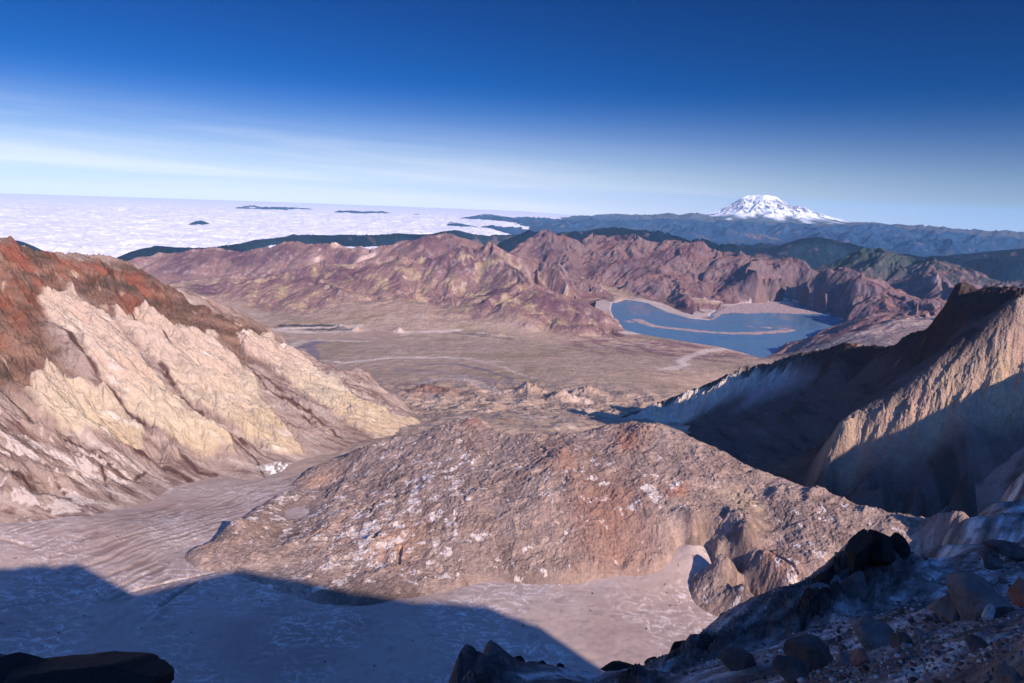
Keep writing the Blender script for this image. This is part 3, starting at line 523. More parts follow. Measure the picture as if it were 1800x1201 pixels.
# more rows where the hills stand
tt = np.linspace(0, 1, nv); dens = np.where(np.exp(math.log(1950)+tt*(math.log(18500)-math.log(1950))) < 7000, .55, 1.3); cum = np.cumsum(dens); cum = (cum-cum[0])/(cum[-1]-cum[0])
HL.v = np.interp(np.linspace(0, 1, nv), cum, math.log(1950)+tt*(math.log(18500)-math.log(1950)))
z = (cubic_mat(HL.V, HL.v)@HL.Z@cubic_mat(HL.U, HL.u).T).astype(np.float32); HL.z = z.copy()
R = np.exp(HL.v)[:, None]; HL.R = R; HL.L = np.broadcast_to(HL.v[:, None], z.shape); HL.x = (R*np.sin(HL.u)[None]).astype(np.float32); HL.y = (R*np.cos(HL.u)[None]).astype(np.float32)
x, y = HL.x, HL.y; A, L = HL.A, HL.L; gx, gy = HL.grad(); slope0 = np.hypot(gx, gy)
lk_ = inside(A, L, shp, .006)
plainp = HL.poly([(380, 568), (500, 571), (600, 574), (720, 580), (850, 582), (950, 589), (1040, 587), (1085, 580)])
plp = np.vstack([plainp, shp[[k for k in range(len(shp))]][::-1][:max(1, len(shp)//3)], [[math.radians(34), math.log(6500)], [math.radians(60), math.log(2500)], [math.radians(60), math.log(1000)], [math.radians(-50), math.log(1000)], [math.radians(-50), math.log(7500)]]])
hill = np.maximum(ss(.06, .24, slope0), ss(-1380, -1250, z)*ss(7400, 8600, R+x*0)); hill = hill*ss(6000, 7600, R+x*0+300*fbm(x, y, 900, 3, 401))
offl = 1-ss(.15, 1, lk_)
wx = x+fbm(x, y, 900, 3, 403)*230; wy = y+fbm(x, y, 900, 3, 405)*230
east = ss(math.radians(3), math.radians(9), A+.0*x)*ss(8800, 9800, R+x*0)
G1 = gullies(wx, wy, gx, gy, 1300, 80, 5, 407, .5, .9); G2 = gullies(wx, wy, gx, gy, 420, 22, 5, 411, .5, 1.0)
rg = fbm(wx, wy, 1000, 8, 415, .5, ridged=True)
soft = .8+.2*east
shl = ss(LAKE+4, LAKE+45, z)                                       # keep the shore where it is
z = z+hill*offl*shl*soft*(G1*1.0+G2*1.0+rg*62*(.5+east)+fbm(wx, wy, 260, 6, 416, .6, ridged=True)*20*(.4+east))+hill*offl*fbm(x, y, 60, 4, 417)*5*shl
sc = ss(2300, 6000, R+x*0)
z = z+(1-hill)*offl*(fbm(x, y, 300, 7, 421, .58)*11*(.4+sc)+fbm(wx, wy, 240, 6, 424, .6, ridged=True)*7+fbm(x, y, 45, 4, 423, ridged=True)*2.5*sc)*shl
# the breach ground nearer than the plain: gullied mounds
br = ss(4300, 2900, R+x*0)*ss(2050, 2300, R+x*0)
z = z+br*(fbm(wx*1.0, wy, 300, 6, 425, .55, ridged=True)*26+gullies(x, y, gx, gy, 150, 8, 4, 427))
for px, py, rad, h in [(930, 690, 70, 45), (985, 700, 70, 35), (1030, 692, 60, 40), (745, 690, 120, 35), (600, 578, 70, 45), (625, 582, 60, 45), (700, 582, 55, 40), (930, 577, 90, 55), (1040, 583, 80, 40), (845, 588, 90, 25), (880, 590, 60, 25), (860, 592, 60, 25), (1045, 735, 30, 20), (960, 762, 30, 25), (985, 758, 25, 25), (930, 765, 25, 15)]:
    a, l = HL.hit(px, py); r_ = math.exp(l); d = np.hypot(x-r_*math.sin(a), y-r_*math.cos(a)); k = np.exp(-(d/rad)**2); z = z+h*k*(1+.6*fbm(x, y, rad*.6, 4, 431, ridged=True))
z = z-lk_*30; z = np.where(lk_ > .6, np.minimum(z, LAKE-8), z)
z = np.where((lk_ < .3) & (inside(A, L, shp, .03) > .01), np.maximum(z, LAKE+1.5+ss(.3, 0, lk_)*3), z)
# colours
dgx, dgy = HL.grad(z); sl_ = np.hypot(dgx, dgy)
K = 1.0
n1_ = fbm(x, y, 700, 6, 441); n2_ = fbm(x, y, 260, 6, 443, .6); n3_ = fbm(x, y, 90, 5, 445, .6)
c = Col(z.shape, alb(176, 146, 126)); c.mix(alb(158, 132, 108), ss(-.1, .4, n1_)); c.mix(alb(176, 150, 130), ss(.05, .4, n2_)*.6); c.mix(alb(140, 112, 106), ss(.1, .45, -n3_)*.45)
flowm = fbm(x*.5+fbm(x, y, 500, 4, 451)*160, y*1.6, 320, 6, 453, .6)
c.mix(alb(206, 178, 160), ss(.18, .45, flowm)*.55)
pur = inside(A, L, HL.poly([(1000, 590), (1080, 585), (1140, 594), (1220, 604), (1300, 622), (1290, 640), (1200, 628), (1120, 622), (1060, 625), (1000, 612)]), .02)
c.mix(alb(128, 92, 94), pur*ss(-.12, .12, n2_+.3*n3_)*.85)
near = ss(4400, 2600, R+x*0); c.mix(alb(174, 148, 130), near*.85); c.mix(alb(140, 112, 100), near*ss(.0, .3, n3_+.4*n2_)*.7); c.mix(alb(206, 178, 160), near*ss(.15, .4, fbm(x, y, 160, 5, 455))*.7)
for px, py, rx_, cc, k_ in [(760, 690, 150, (124, 86, 78), .9), (725, 675, 80, (116, 84, 80), .8), (905, 685, 70, (128, 84, 74), .9), (960, 700, 50, (112, 90, 80), .8), (1110, 740, 60, (190, 160, 140), .5), (675, 710, 14, (150, 60, 54), .9), (960, 762, 60, (170, 150, 116), .8), (600, 578, 60, (188, 176, 172), .7), (700, 582, 60, (160, 136, 138), .6), (930, 577, 60, (140, 120, 122), .8),
                            (850, 590, 160, (206, 182, 168), .5), (840, 720, 60, (196, 168, 148), .5)]:
    a, l = HL.hit(px, py); r_ = math.exp(l); d = np.hypot(x-r_*math.sin(a), y-r_*math.cos(a))/rx_+.5*n3_; c.mix(alb(*cc), np.exp(-d*d)*k_)
wv = n3_*.004
for pp, wd, cc, k_ in [([(605, 638), (640, 634), (680, 630), (720, 628), (780, 628), (825, 632)], .010, (216, 190, 172), .9), ([(560, 633), (605, 638)], .005, (206, 180, 160), .8), ([(500, 577), (560, 576), (625, 573)], .010, (214, 188, 170), .9), ([(460, 578), (500, 582), (560, 585), (640, 580)], .008, (208, 184, 168), .8), ([(710, 585), (780, 582), (800, 580)], .010, (214, 188, 170), .9),
                       ([(800, 585), (850, 592), (900, 596)], .006, (110, 88, 84), .7), ([(495, 572), (540, 573), (580, 573)], .007, (62, 62, 66), .9), ([(540, 579), (620, 581)], .006, (70, 66, 70), .8), ([(530, 612), (545, 605), (562, 602), (550, 598)], .009, (120, 106, 116), .9), ([(545, 608), (550, 620), (555, 630)], .008, (128, 112, 118), .8), ([(500, 615), (530, 600), (570, 598), (640, 600)], .008, (204, 180, 164), .7),
                       ([(740, 640), (800, 640), (850, 650), (900, 665)], .006, (126, 108, 116), .8), ([(830, 633), (880, 645), (940, 665)], .005, (200, 176, 160), .6), ([(1290, 612), (1240, 617), (1215, 625), (1195, 635), (1205, 642), (1170, 650)], .008, (214, 186, 172), .9), ([(700, 650), (780, 655), (860, 668), (900, 675)], .014, (142, 122, 128), .5), ([(740, 672), (790, 665), (830, 670), (860, 682)], .012, (196, 168, 156), .7),
                       ([(1150, 600), (1060, 610), (1000, 620)], .004, (196, 168, 156), .4)]:
    c.mix(alb(*cc), along(A+wv, L+wv*2, HL.poly(pp), wd)*k_)
hc = Col(z.shape, alb(132, 100, 94)); hc.mix(alb(104, 74, 80), ss(-.1, .3, n1_)); hc.mix(alb(154, 128, 102), ss(.0, .3, n2_+.25*n3_)*ss(math.radians(16), math.radians(4), A+x*0)*ss(11500, 9500, R+x*0)); hc.mix(alb(112, 78, 84), ss(.1, .4, -n2_)*.7)
hc.mix(alb(168, 150, 142), ss(.5, .9, sl_)*.45*ss(-.1, .3, n3_)); hc.mix(alb(206, 170, 130), ss(.32, .5, n3_+.4*n2_)*.55*ss(12500, 9500, R+x*0)); hc.mix(alb(134, 88, 80), east*ss(.0, .4, fbm(x, y, 500, 4, 461))*.6)
hc.mix(alb(84, 76, 84), east*ss(.5, 1.0, sl_)*.5)
grn = ss(15200, 16200, R+x*0+n2_*900)*ss(-.3, .1, n1_+.1); hc.mix(alb(52, 70, 62), grn*.9)
e6 = ss(math.radians(31.5), math.radians(33), A+.03*n2_)*ss(13000, 14500, R+x*0+900*n2_); hc.mix(alb(60, 70, 72), e6*ss(.15, -.15, n2_+.5*n3_)*.85)
d5 = inside(A, L, HL.poly([(1395, 520), (1468, 474), (1500, 480), (1485, 500), (1440, 535), (1410, 545)]), .015); hc.mix(alb(70, 66, 72), d5*ss(-.2, .2, n3_)*.7)
bh = inside(A, L, HL.poly([(1390, 632), (1480, 594), (1570, 566), (1680, 560), (1700, 620), (1500, 630)]), .01); hc.mix(alb(166, 140, 130), bh*.8); hc.mix(alb(196, 172, 150), bh*ss(.1, .4, fbm(x*1.3, y*.5, 60, 4, 465))*.6)
hm = np.maximum(hill, bh)
c.c += (hc.c-c.c)*hm[..., None]
for px, py, rx_ in [(556, 458, 70), (640, 452, 110), (655, 446, 70), (562, 440, 25), (1643, 497, 40), (660, 428, 120), (590, 425, 90)]:
    a, l = HL.hit(px, py); r_ = math.exp(l); d = np.hypot((x-r_*math.sin(a)), (y-r_*math.cos(a))*.5)/rx_+.6*n3_; c.mix(alb(214, 180, 160), np.exp(-d*d)*.8)
sh_ = np.clip(1-np.abs(z-LAKE-3)/6, 0, 1)*(lk_ > -.1)*ss(7000, 7600, R+x*0)*(inside(A, L, shp, .03) > .02); c.mix(alb(214, 190, 178), sh_*.8)
M_hill = ground_mat('blast_zone_ground', 110, 26, .30, .9, 20, crag=.5)
pm = hm < .5
cut = np.zeros(z.shape, bool)
# the plain and the hills are two sheets of the same land, split where the slopes begin
row_hill = (HL.R+x*0 > 7300) | (inside(A, L, np.vstack([HL.poly([(1395, 640), (1440, 612), (1500, 588), (1570, 566), (1720, 560)]), [[math.radians(46), math.log(7300)], [math.radians(46), math.log(6000)]]]), .002) > .5)
o = build('hills', HL, z, c, M_hill, keep=row_hill)
tag(o, 'bare purple brown blast zone hills around the lake', 'hills', 'structure')
kp = ~row_hill; kp2 = kp.copy(); kp2[1:] |= kp[:-1]; kp2[:-1] |= kp[1:]; kp2[:, 1:] |= kp[:, :-1]; kp2[:, :-1] |= kp[:, 1:]
o = build('plain', HL, z, c, ground_mat('pumice_plain_ground', 90, 16, .24, .8, 10, crag=.3), keep=kp2)
tag(o, 'olive and tan pumice plain with pale stream channels below the crater', 'plain', 'structure')

# ------------------------------------------------------------------ lake with its mats of floating logs
def fan(name, pts, zc, mat):
    v = [(p[0], p[1], zc) for p in pts]; return mesh_obj(name, v, [tuple(range(len(v)))[::-1]], mat, smooth=False)
big = [(math.exp(v)*math.sin(u), math.exp(v)*math.cos(u)) for u, v in [(math.radians(a), math.log(d)) for a, d in ((9, 6600), (9, 12500), (36, 12500), (36, 6600))]]
mw = bpy.data.materials.new('lake_water'); mw.use_nodes = True; t = mw.node_tree; b = t.nodes['Principled BSDF']
b.inputs['Base Color'].default_value = (*lin(88, 120, 146), 1); b.inputs['Roughness'].default_value = .2; b.inputs['IOR'].default_value = 1.33
nn = N(t, 'ShaderNodeTexNoise'); nn.inputs['Scale'].default_value = 1/14; nn.inputs['Detail'].default_value = 3; tcn = N(t, 'ShaderNodeTexCoord'); t.links.new(tcn.outputs['Object'], nn.inputs['Vector'])
bp = N(t, 'ShaderNodeBump'); bp.inputs['Strength'].default_value = .15; bp.inputs['Distance'].default_value = .4; t.links.new(nn.outputs[0], bp.inputs['Height']); t.links.new(bp.outputs[0], b.inputs['Normal'])
wn = N(t, 'ShaderNodeTexNoise'); wn.inputs['Scale'].default_value = 1/900; wn.inputs['Detail'].default_value = 6; wn.inputs['Distortion'].default_value = 1.2; t.links.new(tcn.outputs['Object'], wn.inputs['Vector'])
t.links.new(maprange(t, wn.outputs[0], .38, .62, .10, .38), b.inputs['Roughness'])
LV, LF = [], []
ulk = np.linspace(math.radians(11), math.radians(34.5), 160); vlk = np.linspace(math.log(6700), math.log(12000), 110)
UA, VL = np.meshgrid(ulk, vlk); kl = inside(UA, VL, shp, .012) > .001
Vv = np.stack([np.exp(VL)*np.sin(UA), np.exp(VL)*np.cos(UA), np.full(UA.shape, LAKE)], -1).reshape(-1, 3); fq = grid_faces(110, 160, kl)
used = np.zeros(len(Vv), bool); used[fq.ravel()] = True; idx = np.cumsum(used)-1
o = mesh_obj('lake', Vv[used], idx[fq].astype(np.int32), mw, smooth=False)
tag(o, 'calm blue lake between brown hills reflecting the slopes', 'lake', 'structure')
ml = ground_mat('weathered_logs', 20, 5, .35, .8, 1)
def lakepx(pts): return np.array([(math.atan2(p[0], p[1]), math.log(math.hypot(p[0], p[1]))) for p in [PZ(1050+a/4, 380+b_/4, LAKE) for a, b_ in pts]])
def mat_of_logs(name, label, mask_fn, box, seed):
    (a0, a1), (d0, d1) = box; U_, V_ = np.meshgrid(np.linspace(a0, a1, 700), np.linspace(d0, d1, 420)); xx = np.exp(V_)*np.sin(U_); yy = np.exp(V_)*np.cos(U_)
    m = mask_fn(U_, V_); n_ = fbm(xx, yy, 130, 5, seed, .65)+.5*fbm(xx*.3+yy*.2, yy, 40, 4, seed+9); k = (m*1.3+n_*.9) > .85
    zt = LAKE+.5+1.2*ss(.85, 1.3, m*1.3+n_*.9); cc = Col(zt.shape, alb(186, 158, 150)); cc.mix(alb(140, 112, 112), ss(-.1, .3, fbm(xx, yy, 40, 4, seed+3)))
    Vv = np.stack([xx, yy, zt], -1).reshape(-1, 3).astype(np.float32); fq = grid_faces(420, 700, k)
    used = np.zeros(len(Vv), bool); used[fq.ravel()] = True; idx = np.cumsum(used)-1
    o = mesh_obj(name, Vv[used], idx[fq].astype(np.int32), ml, cc.c.reshape(-1, 3)[used]); tag(o, label, 'driftwood', 'stuff')
pa = lakepx([(790, 735), (830, 680), (900, 640), (905, 605), (1150, 605), (1350, 597), (1400, 640), (1500, 660), (1590, 690), (1400, 690), (1200, 680), (1050, 688), (960, 680), (870, 695), (840, 720)])
mat_of_logs('floating_logs', 'wide grey brown sheet of driftwood logs covering the far bay of the lake', lambda a, l: inside(a, l, pa, .004), ((pa[:, 0].min()-.01, pa[:, 0].max()+.01), (pa[:, 1].min()-.03, pa[:, 1].max()+.03)), 501)
pb = lakepx([(285, 730), (330, 755), (400, 775), (480, 785), (560, 793), (700, 808), (850, 820), (1000, 826), (1100, 824), (1200, 818), (1290, 812), (1350, 800)])
pb2 = lakepx([(190, 730), (240, 750), (260, 765)]); pb3 = lakepx([(1170, 780), (1250, 790), (1330, 795)]); pb4 = lakepx([(950, 745), (1100, 790)])
mat_of_logs('floating_logs', 'thin curved raft of driftwood logs across the middle of the lake', lambda a, l: np.maximum(np.maximum(along(a, l, pb, .0095)*.95, along(a, l, pb2, .009)*.6), np.maximum(along(a, l, pb3, .009)*.7, along(a, l, pb4, .012)*.45)), ((pb2[:, 0].min()-.01, pb[:, 0].max()+.01), (pb[:, 1].min()-.05, pb[:, 1].max()+.06)), 521)

# ------------------------------------------------------------------ forested ridges, distant ranges
def curve(d): return -d*d/2/EARTH
ridges = [[(880, 425, 18500), (900, 416, 18500), (930, 405, 18500), (955, 408, 18500), (990, 422, 18500)], [(960, 418, 21000), (980, 412, 21000), (1035, 407, 21000), (1060, 403, 21000), (1090, 402, 21000), (1120, 407, 21000), (1150, 409, 21000), (1175, 411, 21000), (1190, 418, 20500), (1215, 428, 20000)],
          [(1215, 428, 18000), (1230, 422, 18000), (1260, 436, 18000), (1300, 432, 18000), (1340, 440, 18300), (1400, 458, 18500)], [(1320, 442, 22500), (1360, 433, 22500), (1400, 422, 22500), (1440, 421, 22500), (1460, 422, 22500), (1480, 428, 22500), (1500, 434, 22500), (1540, 443, 22000), (1600, 455, 21500)],
          [(1660, 455, 22000), (1700, 461, 22000), (1740, 454, 22000), (1770, 458, 22000), (1850, 470, 22000)], [(1640, 452, 28000), (1700, 448, 28000), (1760, 441, 28000), (1800, 437, 28000), (1860, 434, 28000)], [(1300, 435, 26000), (1340, 428, 26000), (1370, 431, 26000)],
          [(1140, 408, 38000), (1170, 399, 38000), (1200, 399, 38000), (1240, 401, 38000), (1290, 402, 38000), (1330, 407, 38000), (1360, 420, 38000)], [(1400, 424, 35000), (1430, 414, 35000), (1470, 410, 35000), (1500, 411, 35000), (1540, 417, 35000), (1600, 419, 35000), (1660, 424, 35000), (1700, 430, 35000), (1745, 441, 35000)],
          [(900, 388, 48000), (940, 385, 48000), (980, 388, 48000), (1040, 386, 48000), (1100, 389, 48000), (1160, 386, 48000), (1240, 389, 48000), (1320, 392, 48000), (1400, 396, 48000), (1450, 408, 45000)], [(1400, 402, 50000), (1490, 396, 50000), (1560, 401, 50000), (1640, 408, 50000), (1700, 414, 50000), (1780, 420, 50000), (1860, 425, 50000)],
          [(985, 387, 64000), (1010, 381, 64000), (1050, 380, 65000), (1080, 377, 65000), (1130, 379, 66000), (1180, 377, 66000), (1230, 376, 66000), (1250, 384, 66000), (1300, 391, 66000), (1400, 395, 66000), (1470, 395, 66000), (1500, 392, 66000), (1520, 392, 67000), (1530, 390, 67000), (1560, 395, 67000), (1620, 399, 67000), (1700, 404, 68000), (1780, 408, 68000), (1880, 415, 68000)],
          # ridges and peaks standing out of the cloud
          [(170, 466, 16800), (200, 455, 16800), (235, 440, 16800), (270, 433, 16800), (300, 434, 16800), (350, 437, 16800), (400, 433, 17000), (440, 424, 18000), (480, 420, 18500), (520, 413, 19500), (580, 414, 20000), (640, 413, 20500), (700, 411, 21000), (740, 413, 21000), (770, 410, 20500), (780, 407, 20500), (800, 405, 20500), (820, 409, 20500), (850, 416, 20500), (890, 414, 21500), (940, 410, 22000)],
          [(-60, 422, 17500), (0, 421, 17500), (20, 422, 17500), (45, 428, 17500), (60, 434, 17500)]]
def isle(px, py, h):                                               # a summit seen at a pixel and standing h above the cloud
    tn = -ray(px, py)[2]; c_ = 1475-h; return (px, py, (tn-math.sqrt(max(tn*tn-4*c_/2/EARTH, 0)))*EARTH)
for pts in [[(335, 390.5), (350, 387.8), (365, 390)], [(405, 364), (425, 364.5), (441, 361.5), (455, 364.5), (485, 366.5), (515, 365), (540, 369)], [(565, 372), (590, 371), (620, 373), (650, 372), (668, 371.5), (690, 376)],
            [(715, 377), (730, 376), (736, 378)], [(790, 386), (820, 382), (846, 377.5), (860, 381), (900, 387), (930, 385)], [(765, 391.5), (800, 392.5), (820, 395)], [(840, 401), (870, 398), (900, 402)], [(920, 393), (960, 391), (1000, 397), (1060, 398), (1100, 393)]]:
    ridges.append([isle(a, b_, -120 if k in (0, len(pts)-1) else 120) for k, (a, b_) in enumerate(pts)])
RP = []
for r_ in ridges: RP += line(r_, 9)
ru = np.array([(math.atan2(p[0], p[1]), math.log(math.hypot(p[0], p[1]))) for p in RP])
P = list(RP)
for d in np.exp(np.linspace(math.log(15000), math.log(90000), 34)):
    for a in np.radians(np.arange(-44, 56, 1.6)):
        if np.min(np.hypot((ru[:, 0]-a), (ru[:, 1]-math.log(d))*1.0)) > (.022 if a < .02 and d > 28000 else .045):
            zb = -1850 if a < .02 else (-1780 if a < .14 else -1720)
            P.append(np.array([d*math.sin(a), d*math.cos(a), zb+curve(d)]))
FR = Field(P, (-46, 54), (14500, 95000), .0085, .006, 1e-5).grid((-38, 47), (15500, 88000), q(1500), q(640))
x, y, z = FR.x, FR.y, FR.z.copy(); gx, gy = FR.grad()
base = np.where(FR.A < .1, -1850, -1600)+curve(FR.R+x*0); hh = ss(20, 250, z-base)
wx = x+fbm(x, y, 3000, 3, 601)*500; wy = y+fbm(x, y, 3000, 3, 603)*500
z = z+hh*(gullies(wx, wy, gx, gy, 2600, 150, 5, 605, .5)*(.35+.65*ss(.02, .1, FR.A+0*x))*(.45+.55*ss(26000, 34000, FR.R+0*x))+fbm(wx, wy, 1500, 6, 611, .5, ridged=True)*32)+hh*fbm(x, y, 150, 3, 613)*6
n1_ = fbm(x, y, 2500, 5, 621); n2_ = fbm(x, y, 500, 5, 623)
c = Col(z.shape, alb(6, 28, 50)); c.mix(alb(28, 50, 66), ss(.0, .4, n1_)); c.mix(alb(44, 76, 108), ss(27000, 34000, FR.R+0*x)*.9); c.mix(alb(120, 96, 92), ss(.2, .45, n2_+.3*n1_)*.55*ss(.05, .3, FR.A+0*x+.3)); c.mix(alb(88, 84, 86), ss(60000, 66000, FR.R+0*x)*.8)  # forest turns bluer and paler with distance: haze painted into its colour
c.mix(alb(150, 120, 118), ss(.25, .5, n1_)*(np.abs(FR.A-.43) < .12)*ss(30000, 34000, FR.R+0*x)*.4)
o = build('forested_ridges', FR, z, c, ground_mat('haze_tinted_forest', 400, 90, .4, 1.0, 90))
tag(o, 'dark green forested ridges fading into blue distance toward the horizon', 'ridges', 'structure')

# ------------------------------------------------------------------ the snow covered volcano far away
sil = line([(1120, 383, 80800), (1225, 379, 80800), (1245, 376, 80800), (1262, 374, 80800), (1277, 366, 80800), (1290, 360, 80800), (1299, 353, 80800), (1308, 348, 80800), (1318, 345, 80800), (1326, 346, 80800), (1333, 345, 80800), (1342, 343.5, 80800), (1352, 345, 80800), (1362, 350, 80800), (1372, 356, 80800), (1383, 363, 80800), (1392, 367, 80800), (1400, 366, 80800), (1407, 364.5, 80800), (1415, 370, 80800), (1430, 376, 80800), (1450, 380, 80800), (1470, 385, 80800), (1500, 391, 80800), (1560, 397, 80800)], 6)
P = list(sil)+[np.array([p[0]*1.04, p[1]*1.04, p[2]-300]) for p in sil[::2]]+[np.array([p[0]*1.12, p[1]*1.12, -1200+curve(90000)]) for p in sil[::3]]
def front(pts): return line(pts, 8)
P += front([(1270, 378, 77500), (1300, 372, 77500), (1330, 366, 77800), (1360, 370, 77500), (1400, 379, 77000), (1440, 384, 77500), (1480, 390, 78000)])+front([(1240, 385, 74500), (1280, 383, 74500), (1340, 384, 74500), (1400, 388, 74500), (1450, 392, 75000), (1500, 396, 75500)])+front([(1180, 392, 70500), (1300, 395, 70500), (1400, 400, 70500), (1520, 404, 70500)])
P += front([(1300, 362, 79000), (1325, 357, 79200), (1345, 355, 79200), (1375, 366, 78800), (1410, 374, 78800)])
RN = Field(P, (10, 38), (68000, 96000), .0012, .002, 1e-6).grid((14.5, 32), (69500, 90000), q(760), q(520))
x, y, z = RN.x, RN.y, RN.z.copy(); gx, gy = RN.grad(); hh = ss(-1300, -300, z)
wx = x+fbm(x, y, 2500, 3, 701)*300; wy = y+fbm(x, y, 2500, 3, 703)*300
g_ = gullies(wx, wy, gx, gy, 2600, 280, 4, 705, .5, 1.0); rd = fbm(wx, wy, 2600, 5, 711, .5, ridged=True)
top_f = ss(1500, 900, z)
z = z+hh*top_f*(g_*1.0+rd*50)
c = Col(z.shape, alb(250, 246, 248)); dgx, dgy = RN.grad(z); s_ = np.hypot(dgx, dgy); nr = fbm(x, y, 420, 5, 721, .6)
snow = ss(-1350, -500, z+nr*260+g_*1.6-rd*120); rock = ss(.58, .95, s_+nr*.35)*ss(1350, 500, z)
c.mix(alb(92, 84, 92), rock*.85); c.mix(alb(70, 80, 84), 1-snow)
o = build('snowy_volcano', RN, z, c, ground_mat('glacier_and_rock', 900, 260, .06, .5, 60), keep=z > -1900+curve(RN.R+0*x))
tag(o, 'distant glaciated snow white volcano rising above blue ridges', 'volcano', 'structure')

# ------------------------------------------------------------------ sea of cloud
mc = bpy.data.materials.new('cloud_top'); mc.use_nodes = True; t = mc.node_tree; b = t.nodes['Principled BSDF']
b.inputs['Roughness'].default_value = 1; b.inputs['Specular IOR Level'].default_value = 0; b.inputs['Base Color'].default_value = (.74, .69, .73, 1)
def cloud_layer(az, r, nu, nv, seed, top, edge_fn, name, label, amp=1.0):
    u = np.linspace(math.radians(az[0]), math.radians(az[1]), nu); v = np.linspace(math.log(r[0]), math.log(r[1]), nv); U_, V_ = np.meshgrid(u, v); R_ = np.exp(V_)
    x = (R_*np.sin(U_)).astype(np.float32); y = (R_*np.cos(U_)).astype(np.float32)
    big = fbm(x, y*1.5, 16000, 6, seed, .55); st = fbm(x*.35+y*.15, y, 2600, 6, seed+5, .6); puff = fbm(x+st*900, y, 1900, 7, seed+9, .6, ridged=True)
    far = ss(90000, 40000, R_); z = top+curve(R_)+amp*(big*60*(.3+.7*far)+st*120+puff*190*(.2+.8*far))+edge_fn(U_, V_, x, y, st)
    m = mesh_obj(name, np.stack([x, y, z], -1).reshape(-1, 3), grid_faces(nv, nu), mc); tag(m, label, 'clouds', 'stuff'); return m
def e1(U_, V_, x, y, st):
    R_ = np.exp(V_); d = ss(math.radians(8), math.radians(2), U_+st*.03-ss(30000, 60000, R_)*.06); lim = 14500+0*R_
    return -(1-d)*420-ss(19000, 15000, R_+st*2500)*260-(ss(math.radians(16), math.radians(22), U_)*800)
cloud_layer((-42, 26), (14500, 165000), q(1200), q(620), 801, -1475, e1, 'cloud_sea', 'white sea of low cloud filling the lowlands to the horizon')

# ------------------------------------------------------------------ shaded foreground slope under the camera
crestF = line([(790, 1235, 34), (815, 1200, 36), (840, 1180, 37), (880, 1172, 38), (960, 1176, 40), (1040, 1192, 42), (1100, 1184, 43), (1180, 1164, 45), (1240, 1130, 48), (1290, 1102, 50), (1360, 1085, 53), (1420, 1046, 56), (1470, 1010, 60), (1500, 985, 61), (1560, 985, 64), (1600, 992, 72), (1640, 980, 82), (1680, 968, 90), (1720, 955, 98), (1800, 938, 110), (1880, 915, 122), (1960, 890, 130)], 22)
P = crestF+[np.array([p[0]*.93, p[1]*.93, p[2]*.93-.25]) for p in crestF[:14]]+[PD(900, 1235, 31), PD(950, 1215, 34), PD(1050, 1235, 29)]+[np.array([p[0]*1.07+1, p[1]*1.07, p[2]-.14*math.hypot(p[0], p[1])]) for p in crestF]+[np.array([p[0]*1.35, p[1]*1.35, p[2]-.8*math.hypot(p[0], p[1])]) for p in crestF[::2]]
P += [PD(*p) for p in [(1900, 1235, 9), (1750, 1235, 10), (1600, 1235, 13), (1400, 1235, 17), (1200, 1235, 22), (1000, 1235, 27), (1300, 1165, 34), (1100, 1205, 34), (1450, 1120, 36), (1600, 1080, 36), (1700, 1020, 52), (1780, 980, 76), (1800, 1050, 34), (1700, 1120, 21), (1550, 1180, 17), (1600, 1015, 60), (1500, 1060, 48), (1800, 1130, 17), (1400, 1180, 24), (1900, 1050, 30), (1350, 1125, 42), (1880, 960, 90)]]
for a, d, z_ in [(-14, 20, -60), (-14, 60, -120), (-6, 14, -30), (62, 6, -3.2), (62, 40, -22), (62, 130, -80), (20, 6, -6), (0, 6, -9)]:
    a = math.radians(a); P.append(np.array([d*math.sin(a), d*math.cos(a), z_]))
FS = .32                                                           # size of the near slope: the control points above are given at 1/FS of their real distance
P = [p*FS for p in P]; crestF = [p*FS for p in crestF]
FG = Field(P, (-16, 64), (5*FS, 190*FS), .012, .02).grid((-7, 54), (7*FS, 140*FS), q(1300), q(1100))
x, y, z = FG.x/FS, FG.y/FS, FG.z.copy()/FS; A, L = FG.A, FG.L
crp = np.array([(math.atan2(p[0], p[1]), math.log(math.hypot(p[0], p[1]))) for p in crestF])
rocky = inside(A+.02*fbm(x, y, 4, 3, 901), L, FG.poly([(780, 1260), (815, 1190), (880, 1170), (1040, 1180), (1180, 1160), (1290, 1100), (1360, 1080), (1480, 985), (1560, 980), (1600, 990), (1590, 1035), (1500, 1075), (1400, 1110), (1300, 1135), (1180, 1185), (1100, 1225), (1000, 1260)]), .05)
rocky = np.maximum(rocky, ss(.0, .06, L-np.interp(A, crp[:, 0], crp[:, 1])))
w1, v1 = worley(x+.5*fbm(x, y, 2, 3, 903), y, 2.2, 905); w2, v2 = worley(x, y, .8, 907)
sw = y*.82-x*.57                                                   # across the slope's fall line
z = z+rocky*(fbm(x, y, 6, 6, 911, .65, ridged=True)*1.5+(v1-.3)*1.5+(v2-.5)*.7+fbm(x, y, 1.7, 5, 912, .62, ridged=True)*.7+.35)+(1-rocky)*(fbm(x, y, 6, 5, 913)*.35+(1-w2)*(v2 > .7)*.14+fbm(x, y, .9, 3, 915, ridged=True)*.05+fbm(sw, (x+y)*.12, 1.6, 4, 917)*.16)
c = Col(z.shape, alb(168, 152, 150, .8)); n_ = fbm(sw, (x+y)*.14, 1.6, 5, 921); c.mix(alb(110, 98, 98, .8), ss(-.05, .3, n_)); c.mix(alb(212, 204, 206, .9), ss(.0, .25, -n_)*.9); c.mix(alb(96, 80, 76, .8), (v2 > .7)*ss(.6, .2, w2)*.6)
